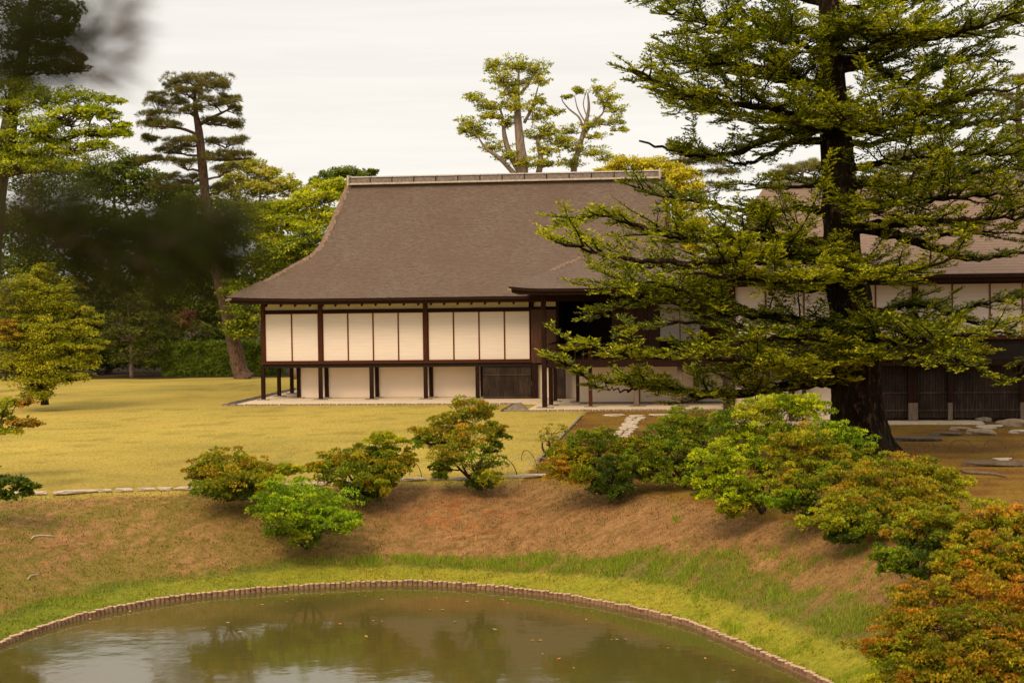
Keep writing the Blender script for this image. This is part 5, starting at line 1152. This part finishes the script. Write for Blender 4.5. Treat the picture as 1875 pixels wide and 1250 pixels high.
def h_bank(rng, P, f, tp):
    h = rng.uniform(.02, .055, len(P)); k = (f < .985) & (tp > .05)
    return h, k
def c_bank(rng, P, f, tp):
    c = ground_color(P); n = len(P); g = rng.random(n) < np.interp(P[:, 0], [-12, -6, 0, 9], [.34, .26, .14, .14]); c = c*1.1; c[g] = np.array([.17, .18, .02]); return jc(rng, c, n, .55)
grass('bank_turf', 'short dry brown turf and leaf litter covering the sloping pond bank', 220000, reg(-14, 9.5, 24, 42.5), h_bank, c_bank, 501, .021)
def h_tall(rng, P, f, tp):
    n1 = fbm(P[:, 0], P[:, 1], 55, .9); n2 = fbm(P[:, 0], P[:, 1], 66, 2.5)
    lo = .66+.25*(fbm(P[:, 0], P[:, 1], 57, 1.4)); x = P[:, 0]
    hi = 1.15+np.interp(x, [-12, -7, -3.5, -2.5, 0, 3, 7], [.3, .2, .15, .4, .5, .6, .6])*(.2+1.6*n1); far_ = (x > 3.2)*np.clip((n2-.6)*9, 0, 1)*np.clip((hi+1.6-tp)/.6, 0, 1)
    pr = np.clip((hi-tp)/.25, 0, 1)*np.clip((tp-lo)/.12, 0, 1)*np.interp(x, [-12, -8, -5, -3, 0, 7], [.5, .45, .35, .9, 1, 1])
    pr = np.maximum(pr*np.clip((n2-.1)*5, .2, 1), far_*.8); pr = pr*np.where(P[:, 0] > .5, np.clip((fbm(P[:, 0], P[:, 1], 95, 1.5)-.30)*6, .2, 1), 1); k = rng.random(len(P)) < pr
    return rng.uniform(.05, .16, len(P))*np.clip(pr+.3, .4, 1), k
def c_tall(rng, P, f, tp):
    n = len(P); m_ = rng.random((n, 1)); return jc(rng, np.array([.17, .26, .010])*(1-m_)+np.array([.36, .45, .02])*m_, n, .25)
grass('tall_green_grass', 'lush green sedge growing in a band along the foot of the pond bank', 560000, reg(-13, 8.5, 24, 38.5), h_tall, c_tall, 502, .011)
def h_strip(rng, P, f, tp): return rng.uniform(.015, .04, len(P)), (tp < 1.15) & (rng.random(len(P)) < .95)
def c_strip(rng, P, f, tp): n = len(P); return jc(rng, ground_color(P)*1.05, n, .25)
grass('shore_turf', 'short yellow-green turf strip just inside the log piles', 300000, reg(-13, 8, 24, 37.5), h_strip, c_strip, 503)
def h_lawn(rng, P, f, tp): return rng.uniform(.015, .035, len(P)), (f >= .985) & (rng.random(len(P)) < np.clip(1.4-(P[:, 1]-36)/22, .1, 1))
def c_lawn(rng, P, f, tp): return jc(rng, ground_color(P)*1.04, len(P), .28)
grass('lawn_turf', 'short golden green lawn turf in front of the villa and moss beside it', 300000, reg(-17, 16, 35, 66), h_lawn, c_lawn, 504, .015)

# fallen leaves on the water
rr = random.Random(90); leafm = []
for c in ((.55, .30, .08), (.45, .42, .22), (.60, .18, .05)):
    m_ = noisy('fallen_leaf', c, tuple(x*1.2 for x in c), 20, .6); me = bpy.data.meshes.new('fallen_leaf')
    me.from_pydata([(-.05, 0, .004), (-.015, -.022, .010), (.03, -.02, .008), (.055, 0, .012), (.03, .02, .014), (-.015, .022, .006)], [], [(0,1,2,3),(0,3,4,5)]); me.update(); me.materials.append(m_); leafm.append(me)
spots = [(480,1107),(525,1101),(535,1098),(590,1088),(415,1140),(372,1150),(437,1157),(659,1088),(668,1091),(800,1094),(812,1116),(785,1116),(832,1138),(700,1137),(684,1136),(671,1165),(905,1152),(927,1104),(919,1098),(853,1101),(975,1172),(990,1172),(1055,1126),(1080,1119),(1120,1171),(1130,1170),(1145,1170),(1222,1186),(994,1197),(1022,1206),(1340,1227),(240,1119),(167,1133),(355,1105),(700,1097),(744,1090),(1074,1134),(1050,1222),(622,1142),(1290,1205)]
for i, (px, py) in enumerate(spots):
    p = G(px+rr.uniform(-2, 2), py, ZW)
    o = link('fallen_leaf', leafm[i % 3], None, (p[0], p[1], ZW+.002)); o.rotation_euler = (0, 0, rr.uniform(0, 6.28)); s_ = rr.uniform(.6, 1.1); o.scale = (s_,)*3
    tag(o, 'small yellow or brown fallen leaf floating on the pond', 'leaf', 'fallen leaves afloat on the pond')

# ------------------------------------------------------------------ dark pine sprays close to the camera
def near_pine(label, Y0, twigs, seed, nper=84, nl=.11, fans=()):
    rng = np.random.default_rng(seed); o0 = W(twigs[0][0][0], twigs[0][0][1], Y0); root = empty('pine_bough', o0); tag(root, label, 'pine bough', 'out-of-focus pine boughs near the viewer'); tb = MB(); L_ = Leaves()
    for tw in twigs:
        P3 = catmull([W(a, b_, Y0+c) for a, b_, c in tw[:3]], 5, closed=False); tb.tube([p-o0 for p in P3], [.0028]*len(P3), 6)
        cl = np.concatenate([[0], np.cumsum(np.linalg.norm(np.diff(P3, axis=0), axis=1))]); n = int(nper*tw[3]*(cl[-1]/.1)); s = rng.random(n)**.8*cl[-1]
        p = np.stack([np.interp(s, cl, P3[:, i]) for i in range(3)], 1); tan = unit(P3[-1]-P3[0])
        d = unit(tan*rng.uniform(.2, 1.1, (n, 1))+rnd_unit(rng, n)*.85); N = unit(np.cross(d, rnd_unit(rng, n)))
        L_.diamonds(p, N, d, nl*rng.uniform(.6, 1.1, n), .0019, palette(rng, n, [(.024,.034,.002),(.042,.055,.003),(.045,.040,.003)]))
    for fx, fy, a0, a1, lpx, cnt in fans:
        for kb in range(6):
            aa = R(a0+(a1-a0)*(kb+.5)/6+rng.uniform(-3, 3)); n = cnt; q0 = W(fx+rng.uniform(-12, 12), fy+rng.uniform(-12, 12), Y0)
            e_ = R(rng.uniform(-1, 1)); an = aa+rng.normal(size=n)*.05
            d = np.stack([np.cos(an), rng.normal(size=n)*.12, -np.sin(an)], 1); N = unit(np.cross(d, rnd_unit(rng, n)))
            L_.diamonds(q0+rng.normal(size=(n, 3))*.004, N, d, lpx*Y0/FPX*rng.uniform(.7, 1.1, n), .0017, palette(rng, n, [(.09,.055,.02),(.12,.07,.025)]))
    tb.build('twig', M_stem, root, smooth=True); link('needles', L_.mesh('needles', M_needle, o0), root)
    global TRI; TRI += L_.count()
near_pine('blurred dark pine bough in the upper left corner against sky', 2.6,
 [((-60,20,0),(10,40,.0),(80,50,.0),1.1),((-60,90,0),(20,100,0),(100,95,0),1.6),((-60,150,0),(0,150,0),(60,140,.05),1.6),((0,30,.05),(60,70,.05),(120,120,.05),1.8),((-40,110,.05),(30,130,.05),(120,150,.05),1.8),((20,0,.0),(80,20,0),(140,70,0),1.5),((60,20,0),(130,10,0),(175,35,0),.5),((90,100,0),(150,80,.05),(195,30,.05),.45),((100,120,0),(150,105,0),(185,100,0),.5),((-60,60,0),(30,60,0),(110,60,0),1.3),((-60,-10,0),(30,10,0),(130,10,0),1.2)],
 601, nl=.085, fans=[(200,32,-35,40,105,10),(192,108,-25,30,105,10),(150,70,-60,60,80,8),(175,10,20,-60,70,8),(150,130,-10,45,110,8),(185,60,-20,20,90,7)])
def bough_twigs():
    rg = random.Random(31); out = []
    spine = [(-40,385),(60,400),(140,425),(220,440),(300,430),(370,420),(430,405)]
    for k in range(62):
        t = rg.random()**.85*(len(spine)-1); a = min(int(t), len(spine)-2); f_ = t-a
        x = spine[a][0]*(1-f_)+spine[a+1][0]*f_; y = spine[a][1]*(1-f_)+spine[a+1][1]*f_
        an = R(rg.choice([rg.uniform(20, 95), rg.uniform(-70, 10), rg.uniform(-20, 40)])); ln = rg.uniform(50, 120)*(1-.35*t/6)
        y += rg.uniform(-45, 60); z_ = rg.uniform(-.12, .15)
        x1, y1 = x+math.cos(an)*ln, y+math.sin(an)*ln*.8
        out.append(((x, y, z_), ((x+x1)/2+rg.uniform(-8, 8), (y+y1)/2+rg.uniform(-8, 8), z_), (x1, y1, z_+.03), rg.uniform(.7, 1.6)))
    out += [((-60,380,0),(150,420,0),(300,430,0),1.3),((100,420,.05),(280,435,.05),(440,400,.05),1.1),((-60,470,0),(-20,500,0),(30,560,0),.9),((230,450,0),(270,520,0),(300,590,0),.8),((330,430,0),(360,500,0),(385,560,0),.6),((120,430,0),(140,500,0),(180,545,0),.8)]
    return out
near_pine('blurred dark pine bough crossing the left side below the sky', 2.9, bough_twigs(), 602, nl=.09)
print('TOTAL leaf tris', TRI)
